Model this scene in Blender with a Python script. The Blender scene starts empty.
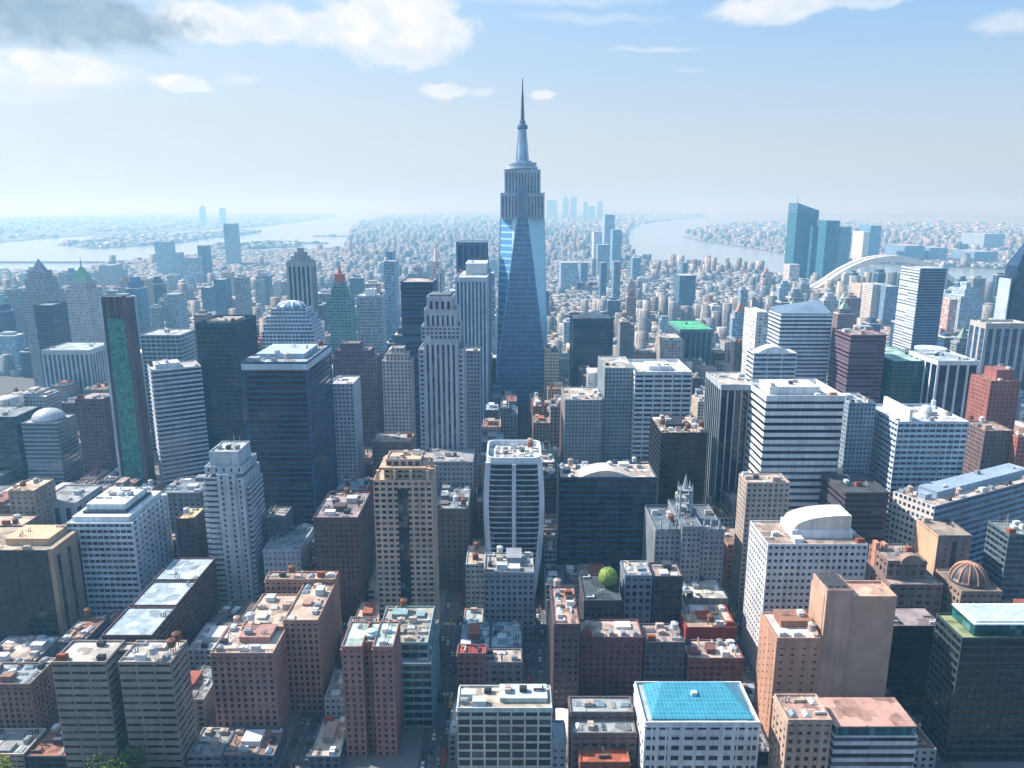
import bpy, math, random
import numpy as np
from mathutils import Vector, noise as mnoise
rnd = random.Random(7)
R_ = math.radians
# ------------------------------------------------------------------ camera
CAM_H, FPX = 260.0, 760.0
TP = 177.0/FPX
PITCH = math.atan(TP)
CP, SP = math.cos(PITCH), math.sin(PITCH)
sc = bpy.context.scene
COL = sc.collection
cam = bpy.data.cameras.new('camera'); cam.sensor_width = 36; cam.lens = FPX/1024*36
cam.clip_start = 1; cam.clip_end = 200000
camo = bpy.data.objects.new('camera', cam); COL.objects.link(camo)
camo.location = (0, 0, CAM_H); camo.rotation_euler = (R_(90)-PITCH, 0, 0)
sc.camera = camo
# ------------------------------------------------------------------ light
SUN_AZ, SUN_EL = -68.0, 43.0          # azimuth from +Y (negative = left), elevation
SUN_STR, SKY_STR = 5.0, 0.10
sc.view_settings.view_transform = 'Standard'; sc.view_settings.look = 'None'
sc.view_settings.exposure = 0.8; sc.view_settings.gamma = 1.0
HAZE_DENS = 0.000175
sd = Vector((math.sin(R_(SUN_AZ))*math.cos(R_(SUN_EL)), math.cos(R_(SUN_AZ))*math.cos(R_(SUN_EL)), math.sin(R_(SUN_EL))))
sun = bpy.data.lights.new('sun', 'SUN'); sun.energy = SUN_STR; sun.angle = R_(0.5); sun.color = (1.0, 0.92, 0.83)
suno = bpy.data.objects.new('sun', sun); COL.objects.link(suno)
suno.rotation_euler = sd.to_track_quat('Z', 'Y').to_euler(); suno.location = (-500, 300, 900)

def tanv(py):
    t = (py-384.0)/FPX
    return (TP+t)/(1-TP*t)
def Yg(py, z=0.0): return (CAM_H-z)/tanv(py)
def zat(py, Y): return CAM_H-Y*tanv(py)
def dep(Y, z): return Y*CP+(CAM_H-z)*SP
def Xat(px, Y, z): return (px-512.0)/FPX*dep(Y, z)
def proj(X, Y, z):
    d = dep(Y, z)
    return 512+FPX*X/d, 384+FPX*((CAM_H-z)*CP-Y*SP)/d
def skydir(px, py):
    v = Vector(((px-512)/FPX, 1*CP+(384-py)/FPX*SP, -SP+(384-py)/FPX*CP)); return v.normalized()

def N(nt, t, **kw):
    n = nt.nodes.new(t)
    for k, v in kw.items(): setattr(n, k, v)
    return n
def build_world():
    w = bpy.data.worlds.new('World'); sc.world = w; w.use_nodes = True
    nt = w.node_tree; nt.nodes.clear(); L = nt.links.new
    out = N(nt, 'ShaderNodeOutputWorld'); bg = N(nt, 'ShaderNodeBackground'); bg.inputs[1].default_value = SKY_STR
    L(bg.outputs[0], out.inputs[0])
    sky = N(nt, 'ShaderNodeTexSky', sky_type='NISHITA', sun_disc=False)
    sky.sun_elevation = R_(SUN_EL); sky.sun_rotation = R_(SUN_AZ)
    sky.altitude = 100; sky.air_density = 1.0; sky.dust_density = 1.6; sky.ozone_density = 1.6
    tc = N(nt, 'ShaderNodeTexCoord'); sep = N(nt, 'ShaderNodeSeparateXYZ'); L(tc.outputs['Generated'], sep.inputs[0])
    def M(op, a, b=None, c=None):
        n = N(nt, 'ShaderNodeMath', operation=op)
        for i, v in enumerate((a, b, c)):
            if v is None: continue
            if isinstance(v, (int, float)): n.inputs[i].default_value = v
            else: L(v, n.inputs[i])
        return n.outputs[0]
    # azimuth / elevation-like coordinates of the view direction
    az = M('ARCTAN2', sep.outputs[0], sep.outputs[1]); el = M('ARCSINE', sep.outputs[2])
    cmb = N(nt, 'ShaderNodeCombineXYZ'); L(az, cmb.inputs[0]); L(el, cmb.inputs[1])
    def noise(scale, detail, rough, off):
        mp = N(nt, 'ShaderNodeMapping'); mp.inputs['Location'].default_value = (off, off, 0); mp.inputs['Scale'].default_value = (1, 1.25, 1)
        L(cmb.outputs[0], mp.inputs[0])
        n = N(nt, 'ShaderNodeTexNoise'); n.inputs['Scale'].default_value = scale; n.inputs['Detail'].default_value = detail; n.inputs['Roughness'].default_value = rough
        L(mp.outputs[0], n.inputs[0]); return n
    n1 = noise(14, 8, 0.62, 0.0); n2 = noise(30, 8, 0.58, 3.0)
    dis = N(nt, 'ShaderNodeVectorMath', operation='SUBTRACT'); L(n1.outputs['Color'], dis.inputs[0]); dis.inputs[1].default_value = (.5, .5, .5)
    dsc = N(nt, 'ShaderNodeVectorMath', operation='SCALE'); L(dis.outputs[0], dsc.inputs[0]); dsc.inputs['Scale'].default_value = 0.03
    add = N(nt, 'ShaderNodeVectorMath', operation='ADD'); L(cmb.outputs[0], add.inputs[0]); L(dsc.outputs[0], add.inputs[1])
    spn = N(nt, 'ShaderNodeSeparateXYZ'); L(add.outputs[0], spn.inputs[0])
    def blob(px, py, rx, ry, amt, hard):
        rx *= .84; ry *= .76; hard *= .65
        d = skydir(px, py); a0 = math.atan2(d.x, d.y); e0 = math.asin(d.z)
        ax = M('MULTIPLY', M('SUBTRACT', spn.outputs[0], a0), FPX/rx*0.93); ay = M('MULTIPLY', M('SUBTRACT', spn.outputs[1], e0), FPX/ry)
        r = M('SQRT', M('ADD', M('MULTIPLY', ax, ax), M('MULTIPLY', ay, ay)))
        r = M('ADD', r, M('MULTIPLY', M('SUBTRACT', n2.outputs['Fac'], 0.5), 1.3))
        mr = N(nt, 'ShaderNodeMapRange', interpolation_type='SMOOTHSTEP'); L(r, mr.inputs[0])
        mr.inputs[1].default_value = 1+hard; mr.inputs[2].default_value = 1-hard; mr.inputs[3].default_value = 0; mr.inputs[4].default_value = amt
        return mr.outputs[0]
    white = [(30, 68, 75, 20, .95, .5), (85, 72, 25, 16, .9, .4), (208, 20, 50, 22, 1, .35), (275, 22, 40, 20, .9, .5), (330, 30, 40, 22, .8, .4), (395, 26, 75, 42, 1, .35), (180, 82, 27, 9, .9, .45),
             (240, 78, 18, 6, .4, .7), (445, 90, 24, 8, .85, .5), (482, 94, 12, 5, .5, .6), (542, 93, 13, 5, .85, .5), (770, 10, 56, 15, .85, .45), (862, 3, 45, 7, .6, .6), (650, 49, 40, 3, .4, .9),
             (590, 18, 60, 5, .3, .9), (1003, 24, 24, 9, .5, .8), (560, 0, 90, 6, .3, .9), (20, 92, 40, 9, .6, .8), (690, 70, 14, 4, .2, .8)]
    grey = [(66, 18, 96, 28, 1, .6), (5, 24, 60, 20, .8, .9)]
    dark = [(385, 50, 70, 9, .5, .8), (205, 30, 45, 8, .35, .8), (770, 24, 50, 6, .45, .8), (30, 88, 70, 8, .4, .8)]
    def mx(lst):
        acc = None
        for b in lst:
            v = blob(*b); acc = v if acc is None else M('MAXIMUM', acc, v)
        return acc
    mw, mg, md = mx(white), mx(grey), mx(dark)
    def mix(fac, a, b):
        n = N(nt, 'ShaderNodeMix', data_type='RGBA'); L(fac, n.inputs[0])
        for s, v in ((6, a), (7, b)):
            if isinstance(v, tuple): n.inputs[s].default_value = v
            else: L(v, n.inputs[s])
        return n.outputs[2]
    pf = N(nt, 'ShaderNodeMapRange'); L(n2.outputs['Fac'], pf.inputs[0]); pf.inputs[1].default_value = .38; pf.inputs[2].default_value = .66
    puff = mix(pf.outputs[0], (4.7, 5.2, 5.6, 1), (6.1, 6.0, 5.9, 1))
    lit = mix(md, puff, (4.1, 4.7, 5.4, 1))
    # thin veil of high cirrus over the deep sky, thicker near the sun side
    low = N(nt, 'ShaderNodeMapRange', interpolation_type='SMOOTHSTEP'); L(el, low.inputs[0]); low.inputs[1].default_value = 0.42; low.inputs[2].default_value = -0.02; low.inputs[3].default_value = 0.62; low.inputs[4].default_value = 0.92
    lft = N(nt, 'ShaderNodeMapRange'); L(az, lft.inputs[0]); lft.inputs[1].default_value = 0.7; lft.inputs[2].default_value = -0.7; lft.inputs[3].default_value = 0.95; lft.inputs[4].default_value = 1.05
    veil = M('MULTIPLY', M('MULTIPLY', low.outputs[0], lft.outputs[0]), M('MULTIPLY_ADD', n1.outputs['Fac'], 0.3, 0.85))
    lr01 = N(nt, 'ShaderNodeMapRange'); L(az, lr01.inputs[0]); lr01.inputs[1].default_value = -0.6; lr01.inputs[2].default_value = 0.6
    hi = N(nt, 'ShaderNodeMapRange', interpolation_type='SMOOTHSTEP'); L(el, hi.inputs[0]); hi.inputs[1].default_value = 0.03; hi.inputs[2].default_value = 0.30
    vcol = mix(hi.outputs[0], mix(lr01.outputs[0], (4.2, 4.6, 4.75, 1), (3.4, 4.0, 4.5, 1)), mix(lr01.outputs[0], (3.1, 4.4, 5.8, 1), (1.4, 3.2, 5.8, 1)))
    c0 = mix(veil, sky.outputs[0], vcol)
    c1 = mix(mw, c0, lit); c2 = mix(mg, c1, mix(pf.outputs[0], (1.9, 2.7, 3.5, 1), (2.6, 3.3, 3.9, 1)))
    L(c2, bg.inputs[0])
build_world()

# ------------------------------------------------------------------ materials
def lin(hx):
    r = [int(hx[i:i+2], 16)/255 for i in (0, 2, 4)]
    return tuple((c/12.92 if c <= .04045 else ((c+.055)/1.055)**2.4) for c in r)+(1,)
_m = {}
def newmat(name):
    m = bpy.data.materials.new(name); m.use_nodes = True
    return m, m.node_tree, m.node_tree.nodes['Principled BSDF']
def mnode(nt, op, a, b=None, c=None):
    n = nt.nodes.new('ShaderNodeMath'); n.operation = op
    for i, v in enumerate((a, b, c)):
        if v is None: continue
        if isinstance(v, (int, float)): n.inputs[i].default_value = v
        else: nt.links.new(v, n.inputs[i])
    return n.outputs[0]
def mixc(nt, fac, a, b, bt='MIX'):
    n = nt.nodes.new('ShaderNodeMix'); n.data_type = 'RGBA'; n.blend_type = bt
    for s, v in ((0, fac), (6, a), (7, b)):
        if isinstance(v, (tuple, int, float)): n.inputs[s].default_value = v
        else: nt.links.new(v, n.inputs[s])
    return n.outputs[2]
def wallm(hx, rough=.85, streak=1.0):
    k = ('wall', hx, rough)
    if k in _m: return _m[k]
    m, nt, p = newmat('wall_'+hx); L = nt.links.new
    g = nt.nodes.new('ShaderNodeNewGeometry')
    mp = nt.nodes.new('ShaderNodeMapping'); mp.inputs['Scale'].default_value = (1, 1, .12); L(g.outputs['Position'], mp.inputs[0])
    n1 = nt.nodes.new('ShaderNodeTexNoise'); n1.inputs['Scale'].default_value = .45; n1.inputs['Detail'].default_value = 5; L(mp.outputs[0], n1.inputs[0])
    n2 = nt.nodes.new('ShaderNodeTexNoise'); n2.inputs['Scale'].default_value = .07; n2.inputs['Detail'].default_value = 3; L(g.outputs['Position'], n2.inputs[0])
    f = mnode(nt, 'MULTIPLY_ADD', n1.outputs[0], 1.05, mnode(nt, 'MULTIPLY_ADD', n2.outputs[0], .7, .13))
    v = nt.nodes.new('ShaderNodeVectorMath'); v.operation = 'SCALE'; wc = lin(hx); mn = sum(wc[:3])/3; kk = 1.12 if wc[0] > wc[2] else 1.0; wc = [max(0, mn+(q-mn)*kk) for q in wc[:3]]; tn = .97 if wc[0] > wc[2] else .94; v.inputs[0].default_value = (wc[0]*tn, wc[1], wc[2]*(2-tn)); L(f, v.inputs['Scale'])
    L(v.outputs[0], p.inputs['Base Color']); p.inputs['Roughness'].default_value = rough
    _m[k] = m; return m
def glassm(hx, fh=3.5, bw=3.0, rough=.12, var=1.0, line=None):
    k = ('glass', hx, fh, bw, rough, line, var)
    if k in _m: return _m[k]
    m, nt, p = newmat('glass_'+hx); L = nt.links.new
    g = nt.nodes.new('ShaderNodeNewGeometry'); s = nt.nodes.new('ShaderNodeSeparateXYZ'); L(g.outputs['Position'], s.inputs[0])
    cb = nt.nodes.new('ShaderNodeCombineXYZ')
    for i, (o, w) in enumerate(((s.outputs[0], bw), (s.outputs[1], bw), (s.outputs[2], fh))):
        L(mnode(nt, 'FLOOR', mnode(nt, 'DIVIDE', o, w)), cb.inputs[i])
    wn = nt.nodes.new('ShaderNodeTexWhiteNoise'); L(cb.outputs[0], wn.inputs[0])
    f = mnode(nt, 'MULTIPLY_ADD', mnode(nt, 'POWER', wn.outputs[0], 2.5), 1.6*var, .55)
    gc = lin(hx); v = nt.nodes.new('ShaderNodeVectorMath'); v.operation = 'SCALE'; v.inputs[0].default_value = (gc[0]*.55, gc[1]*.9, gc[2]*1.25); L(f, v.inputs['Scale'])
    bl = mnode(nt, 'GREATER_THAN', wn.outputs[0], .82)
    c = mixc(nt, mnode(nt, 'MULTIPLY', bl, .35*var), v.outputs[0], (.20, .24, .28, 1))
    if line:
        fz = mnode(nt, 'LESS_THAN', mnode(nt, 'FRACT', mnode(nt, 'DIVIDE', s.outputs[2], fh)), .24)
        fx = mnode(nt, 'LESS_THAN', mnode(nt, 'FRACT', mnode(nt, 'DIVIDE', s.outputs[0], bw)), .16)
        c = mixc(nt, mnode(nt, 'MAXIMUM', fz, fx), c, lin(line))
    L(c, p.inputs['Base Color']); p.inputs['Roughness'].default_value = rough; p.inputs['IOR'].default_value = 1.55
    n = nt.nodes.new('ShaderNodeTexNoise'); n.inputs['Scale'].default_value = .35; L(g.outputs['Position'], n.inputs[0])
    bmp = nt.nodes.new('ShaderNodeBump'); bmp.inputs['Strength'].default_value = .25; bmp.inputs['Distance'].default_value = .3; L(n.outputs[0], bmp.inputs['Height']); L(bmp.outputs[0], p.inputs['Normal'])
    _m[k] = m; return m
def roofm(hx):
    k = ('roof', hx)
    if k in _m: return _m[k]
    m, nt, p = newmat('roof_'+hx); L = nt.links.new
    g = nt.nodes.new('ShaderNodeNewGeometry')
    n1 = nt.nodes.new('ShaderNodeTexNoise'); n1.inputs['Scale'].default_value = .25; n1.inputs['Detail'].default_value = 7; n1.inputs['Roughness'].default_value = .7; L(g.outputs['Position'], n1.inputs[0])
    vo = nt.nodes.new('ShaderNodeTexVoronoi'); vo.inputs['Scale'].default_value = .16; vo.distance = 'CHEBYCHEV'; L(g.outputs['Position'], vo.inputs[0])
    sp = nt.nodes.new('ShaderNodeSeparateColor'); L(vo.outputs['Color'], sp.inputs[0])
    f = mnode(nt, 'MULTIPLY_ADD', n1.outputs[0], 1.1, mnode(nt, 'MULTIPLY_ADD', sp.outputs[0], .75, -.05))
    v = nt.nodes.new('ShaderNodeVectorMath'); v.operation = 'SCALE'; v.inputs[0].default_value = lin(hx)[:3]; L(f, v.inputs['Scale'])
    L(v.outputs[0], p.inputs['Base Color']); p.inputs['Roughness'].default_value = .9
    _m[k] = m; return m
def facade_group():
    if 'facade' in bpy.data.node_groups: return bpy.data.node_groups['facade']
    g = bpy.data.node_groups.new('facade', 'ShaderNodeTree')
    I = g.interface
    for nm, ty, dv in (('Wall', 'NodeSocketColor', (.4, .4, .4, 1)), ('Glass', 'NodeSocketColor', (.02, .03, .05, 1)), ('FH', 'NodeSocketFloat', 3.5), ('BW', 'NodeSocketFloat', 3.0),
                       ('V0', 'NodeSocketFloat', .4), ('P0', 'NodeSocketFloat', .35)):
        s = I.new_socket(nm, in_out='INPUT', socket_type=ty); s.default_value = dv
    I.new_socket('Color', in_out='OUTPUT', socket_type='NodeSocketColor'); I.new_socket('Rough', in_out='OUTPUT', socket_type='NodeSocketFloat')
    gi = g.nodes.new('NodeGroupInput'); go = g.nodes.new('NodeGroupOutput'); L = g.links.new
    tc = g.nodes.new('ShaderNodeTexCoord'); s = g.nodes.new('ShaderNodeSeparateXYZ'); L(tc.outputs['Object'], s.inputs[0])
    ns = g.nodes.new('ShaderNodeSeparateXYZ'); L(tc.outputs['Normal'], ns.inputs[0])
    M = lambda *a: mnode(g, *a)
    isx = M('GREATER_THAN', M('ABSOLUTE', ns.outputs[0]), .5); side = M('LESS_THAN', M('ABSOLUTE', ns.outputs[2]), .6)
    u = M('ADD', M('MULTIPLY', s.outputs[1], isx), M('MULTIPLY', s.outputs[0], M('SUBTRACT', 1, isx)))
    ub = M('DIVIDE', u, gi.outputs['BW']); zb = M('DIVIDE', s.outputs[2], gi.outputs['FH'])
    mk = M('MULTIPLY', M('MULTIPLY', M('GREATER_THAN', M('FRACT', ub), gi.outputs['P0']), M('GREATER_THAN', M('FRACT', zb), gi.outputs['V0'])), side)
    cb = g.nodes.new('ShaderNodeCombineXYZ'); L(M('FLOOR', ub), cb.inputs[0]); L(M('FLOOR', zb), cb.inputs[1]); L(isx, cb.inputs[2])
    wn = g.nodes.new('ShaderNodeTexWhiteNoise'); L(cb.outputs[0], wn.inputs[0])
    v = g.nodes.new('ShaderNodeVectorMath'); v.operation = 'SCALE'; L(gi.outputs['Glass'], v.inputs[0]); L(M('MULTIPLY_ADD', M('POWER', wn.outputs[0], 3), 3, .5), v.inputs['Scale'])
    n2 = g.nodes.new('ShaderNodeTexNoise'); n2.inputs['Scale'].default_value = .12; n2.inputs['Detail'].default_value = 4; L(tc.outputs['Object'], n2.inputs[0])
    w = g.nodes.new('ShaderNodeVectorMath'); w.operation = 'SCALE'; L(gi.outputs['Wall'], w.inputs[0]); L(M('MULTIPLY_ADD', n2.outputs[0], .8, .6), w.inputs['Scale'])
    L(mixc(g, mk, w.outputs[0], v.outputs[0]), go.inputs['Color']); L(M('MULTIPLY_ADD', mk, -.65, .85), go.inputs['Rough'])
    return g
def facadem(wall, glass, fh=3.5, bw=3.0, v0=.4, p0=.35):
    k = ('fac', wall, glass, fh, bw, v0, p0)
    if k in _m: return _m[k]
    m, nt, p = newmat('facade_'+wall)
    g = nt.nodes.new('ShaderNodeGroup'); g.node_tree = facade_group()
    for n, v in (('Wall', lin(wall)), ('Glass', lin(glass)), ('FH', fh), ('BW', bw), ('V0', v0), ('P0', p0)): g.inputs[n].default_value = v
    nt.links.new(g.outputs[0], p.inputs['Base Color']); nt.links.new(g.outputs[1], p.inputs['Roughness'])
    _m[k] = m; return m

# ------------------------------------------------------------------ mesh helpers
class MB:
    def __init__(s): s.v = []; s.f = []
    def box(s, x0, x1, y0, y1, z0, z1):
        n = len(s.v)
        s.v += [(x0, y0, z0), (x1, y0, z0), (x1, y1, z0), (x0, y1, z0), (x0, y0, z1), (x1, y0, z1), (x1, y1, z1), (x0, y1, z1)]
        s.f += [(n, n+3, n+2, n+1), (n+4, n+5, n+6, n+7), (n, n+1, n+5, n+4), (n+1, n+2, n+6, n+5), (n+2, n+3, n+7, n+6), (n+3, n, n+4, n+7)]
        return s
    def loft(s, rings, cap=True):
        n0 = len(s.v); m = len(rings[0])
        for r in rings: s.v += [tuple(p) for p in r]
        for i in range(len(rings)-1):
            a = n0+i*m; b = a+m
            for j in range(m):
                k = (j+1) % m; s.f.append((a+j, a+k, b+k, b+j))
        if cap:
            s.f.append(tuple(n0+j for j in reversed(range(m)))); e = n0+(len(rings)-1)*m; s.f.append(tuple(e+j for j in range(m)))
        return s
    def prism(s, poly, z0, z1): return s.loft([[(x, y, z0) for x, y in poly], [(x, y, z1) for x, y in poly]])
    def cyl(s, cx, cy, z0, z1, r0, r1=None, n=16, ph=0.0):
        r1 = r0 if r1 is None else r1
        return s.loft([[(cx+r*math.cos(ph+2*math.pi*i/n), cy+r*math.sin(ph+2*math.pi*i/n), z) for i in range(n)] for z, r in ((z0, r0), (z1, max(r1, .01)))])
    def rev(s, cx, cy, prof, n=20, ph=0.0, sx=1, sy=1):
        return s.loft([[(cx+sx*r*math.cos(ph+2*math.pi*i/n), cy+sy*r*math.sin(ph+2*math.pi*i/n), z) for i in range(n)] for r, z in prof])
    def mesh(s, name, mat, smooth=False):
        me = bpy.data.meshes.new(name); me.from_pydata(s.v, [], s.f); me.update()
        if mat: me.materials.append(mat)
        if smooth: me.polygons.foreach_set('use_smooth', [True]*len(me.polygons))
        return me
    def build(s, name, mat, parent=None, loc=(0, 0, 0), smooth=False):
        return link(name, s.mesh(name, mat, smooth), parent, loc)
def link(name, me, parent=None, loc=(0, 0, 0), rz=0.0):
    o = bpy.data.objects.new(name, me); COL.objects.link(o)
    if parent is not None: o.parent = parent
    o.location = loc
    if rz: o.rotation_euler = (0, 0, rz)
    return o
def tag(o, label=None, cat=None, group=None, kind=None):
    if label: o['label'] = label
    if cat: o['category'] = cat
    if group: o['group'] = group
    if kind: o['kind'] = kind
    return o
GREY = wallm('b9bdc0'); MIDG = wallm('8a9096'); DARKM = wallm('3a4046'); WHITEM = wallm('cdd0d1'); RUST = wallm('8a4b38'); TANM = wallm('aa9f96'); WOOD = wallm('6d4c3a'); BLUEM = wallm('7f93a1')
_it = {}
def item_mesh(kind, var):
    k = (kind, var)
    if k in _it: return _it[k]
    b = MB(); mt = (GREY, MIDG, TANM, DARKM)[var % 4]
    if kind == 'hvac_unit':
        s = (3.4, 2.4, 2.0) if var % 2 else (2.6, 4.0, 1.8)
        b.box(-s[0]/2, s[0]/2, -s[1]/2, s[1]/2, .3, .3+s[2]); b.cyl(-s[0]*.22, 0, .3+s[2], .6+s[2], .7); b.cyl(s[0]*.22, 0, .3+s[2], .6+s[2], .7)
        b.box(-s[0]/2+.1, s[0]/2-.1, -s[1]/2+.2, -s[1]/2+.5, 0, .3); b.box(-s[0]/2+.1, s[0]/2-.1, s[1]/2-.5, s[1]/2-.2, 0, .3)
    elif kind == 'duct':
        b.box(-2.3, 2.3, -.4, .4, .5, 1.3); b.box(1.5, 2.28, .4, 2.3, .52, 1.28); b.box(-2.2, -1.6, -.3, .3, 0, .5); b.box(1.6, 2.2, -.3, .3, 0, .5)
    elif kind == 'vent_pipe':
        for i in range(3): b.cyl(-1.4+1.4*i, .3*(i % 2), 0, 1.6+.5*i, .28); b.cyl(-1.4+1.4*i, .3*(i % 2), 1.6+.5*i, 1.9+.5*i, .5, .2)
    elif kind == 'skylight':
        b.box(-2, 2, -1.4, 1.4, 0, .6); b.loft([[(-1.9, -1.3, .6), (1.9, -1.3, .6), (1.9, 1.3, .6), (-1.9, 1.3, .6)], [(-1.5, -.05, 1.5), (1.5, -.05, 1.5), (1.5, .05, 1.5), (-1.5, .05, 1.5)]]); mt = (WHITEM, BLUEM)[var % 2]
    elif kind == 'stair_hut':
        b.loft([[(-2, -1.6, 0), (2, -1.6, 0), (2, 1.6, 0), (-2, 1.6, 0)], [(-2, -1.6, 3.2), (2, -1.6, 3.2), (2, 1.6, 2.4), (-2, 1.6, 2.4)]]); b.box(-.6, .6, -1.7, -1.6, 0, 2.2); mt = (GREY, RUST, TANM, WHITEM)[var % 4]
    elif kind == 'water_tank':
        for x in (-1.2, 1.2):
            for y in (-1.2, 1.2): b.box(x-.12, x+.12, y-.12, y+.12, 0, 3)
        b.box(-1.5, 1.5, -1.5, 1.5, 3, 3.2); b.cyl(0, 0, 3.2, 6.4, 1.9, 1.8); b.cyl(0, 0, 6.4, 7.6, 2.05, .05); mt = (WOOD, TANM, WOOD, GREY)[var % 4]
    elif kind == 'pipe_rack':
        for i in range(3): b.box(-2.3, 2.3, -.9+i*.6, -.7+i*.6, .5, .7)
        for i in (-2, 0, 2): b.box(i-.1, i+.1, -1, .7, .3, .5); b.box(i-.1, i+.1, -1, -.8, 0, .3); b.box(i-.1, i+.1, .5, .7, 0, .3)
    elif kind == 'antenna':
        b.cyl(0, 0, 0, 7, .15, .06, 6)
        for z in (3.5, 4.5, 5.5): b.box(-.9+.1*z, .9-.1*z, -.05, .05, z, z+.1)
    _it[k] = b.mesh(kind, mt); return _it[k]

def roof_items(root, b, n, avoid=None, kinds=None, rg=rnd):
    x0, x1, y0, y1, z = b
    kinds = kinds or ('hvac_unit', 'hvac_unit', 'duct', 'vent_pipe', 'skylight', 'stair_hut', 'water_tank', 'hvac_unit', 'pipe_rack', 'pipe_rack', 'duct')
    cs = 4.9; n = int(n*1.5); nx, ny = int((x1-x0-1.5)//cs), int((y1-y0-1.5)//cs)
    cells = [(i, j) for i in range(max(nx, 0)) for j in range(max(ny, 0))]
    rg.shuffle(cells); c = 0
    for i, j in cells:
        if c >= n: break
        cx = x0+(x1-x0)*(i+.5)/nx; cy = y0+(y1-y0)*(j+.5)/ny
        if avoid and any(e[0]-2.4 < cx < e[1]+2.4 and e[2]-2.4 < cy < e[3]+2.4 for e in avoid): continue
        k = rg.choice(kinds); o = link(k, item_mesh(k, rg.randrange(4)), root, (cx, cy, z), rg.choice((0, math.pi/2)) if k != 'stair_hut' else 0)
        c += 1
def roof(root, b, wallmat, roofmat, mech=6, par=1.1, pent=None, pmat=None, kinds=None, rg=rnd):
    x0, x1, y0, y1, z = b; t = .5
    m = MB()
    if par > 0:
        m.box(x0, x1, y0, y0+t, z, z+par); m.box(x0, x1, y1-t, y1, z, z+par); m.box(x0, x0+t, y0+t, y1-t, z, z+par); m.box(x1-t, x1, y0+t, y1-t, z, z+par)
        m.build('parapet', wallmat, root)
    MB().box(x0+t, x1-t, y0+t, y1-t, z+.02, z+.22).build('roof', roofmat, root)
    av = None
    if pent:
        fx0, fx1, fy0, fy1, ph = pent
        av = (x0+(x1-x0)*fx0, x0+(x1-x0)*fx1, y0+(y1-y0)*fy0, y0+(y1-y0)*fy1)
        MB().box(av[0], av[1], av[2], av[3], z+.2, z+ph).box(av[0]-.3, av[1]+.3, av[2]-.3, av[3]+.3, z+ph, z+ph+.4).build('penthouse', pmat or wallmat, root)
        if (av[1]-av[0]) > 12: roof_items(root, (av[0], av[1], av[2], av[3], z+ph+.4), 2, None, ('hvac_unit', 'duct', 'vent_pipe'), rg)
    av = [av] if av else []
    W_, D_ = x1-x0, y1-y0
    if mech >= 5 and W_ > 15 and D_ > 13 and (kinds is None):
        for q in range(3 if mech < 9 else 5):
            aw, ad = rg.uniform(4, min(9, W_*.3)), rg.uniform(3.5, min(8, D_*.35)); ax = rg.uniform(x0+1, x1-1-aw); ay = rg.uniform(y0+1.2, y1-1-ad)
            if any(ax < e[1]+.6 and ax+aw > e[0]-.6 and ay < e[3]+.6 and ay+ad > e[2]-.6 for e in av): continue
            ah = rg.choice((.35, .5, 1.2, 2.6, 3.4)); c_ = rg.choice((pmat or wallmat, wallmat, roofmat, GREY, WHITEM))
            b_ = MB().box(ax, ax+aw, ay, ay+ad, z+.2, z+.2+ah)
            if ah > 1: b_.box(ax-.2, ax+aw+.2, ay-.2, ay+ad+.2, z+.2+ah, z+.45+ah)
            b_.build('roof_annex', c_, root); av.append((ax, ax+aw, ay, ay+ad))
    roof_items(root, (x0+t, x1-t, y0+t, y1-t, z+.22), mech, av, kinds, rg)

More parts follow.
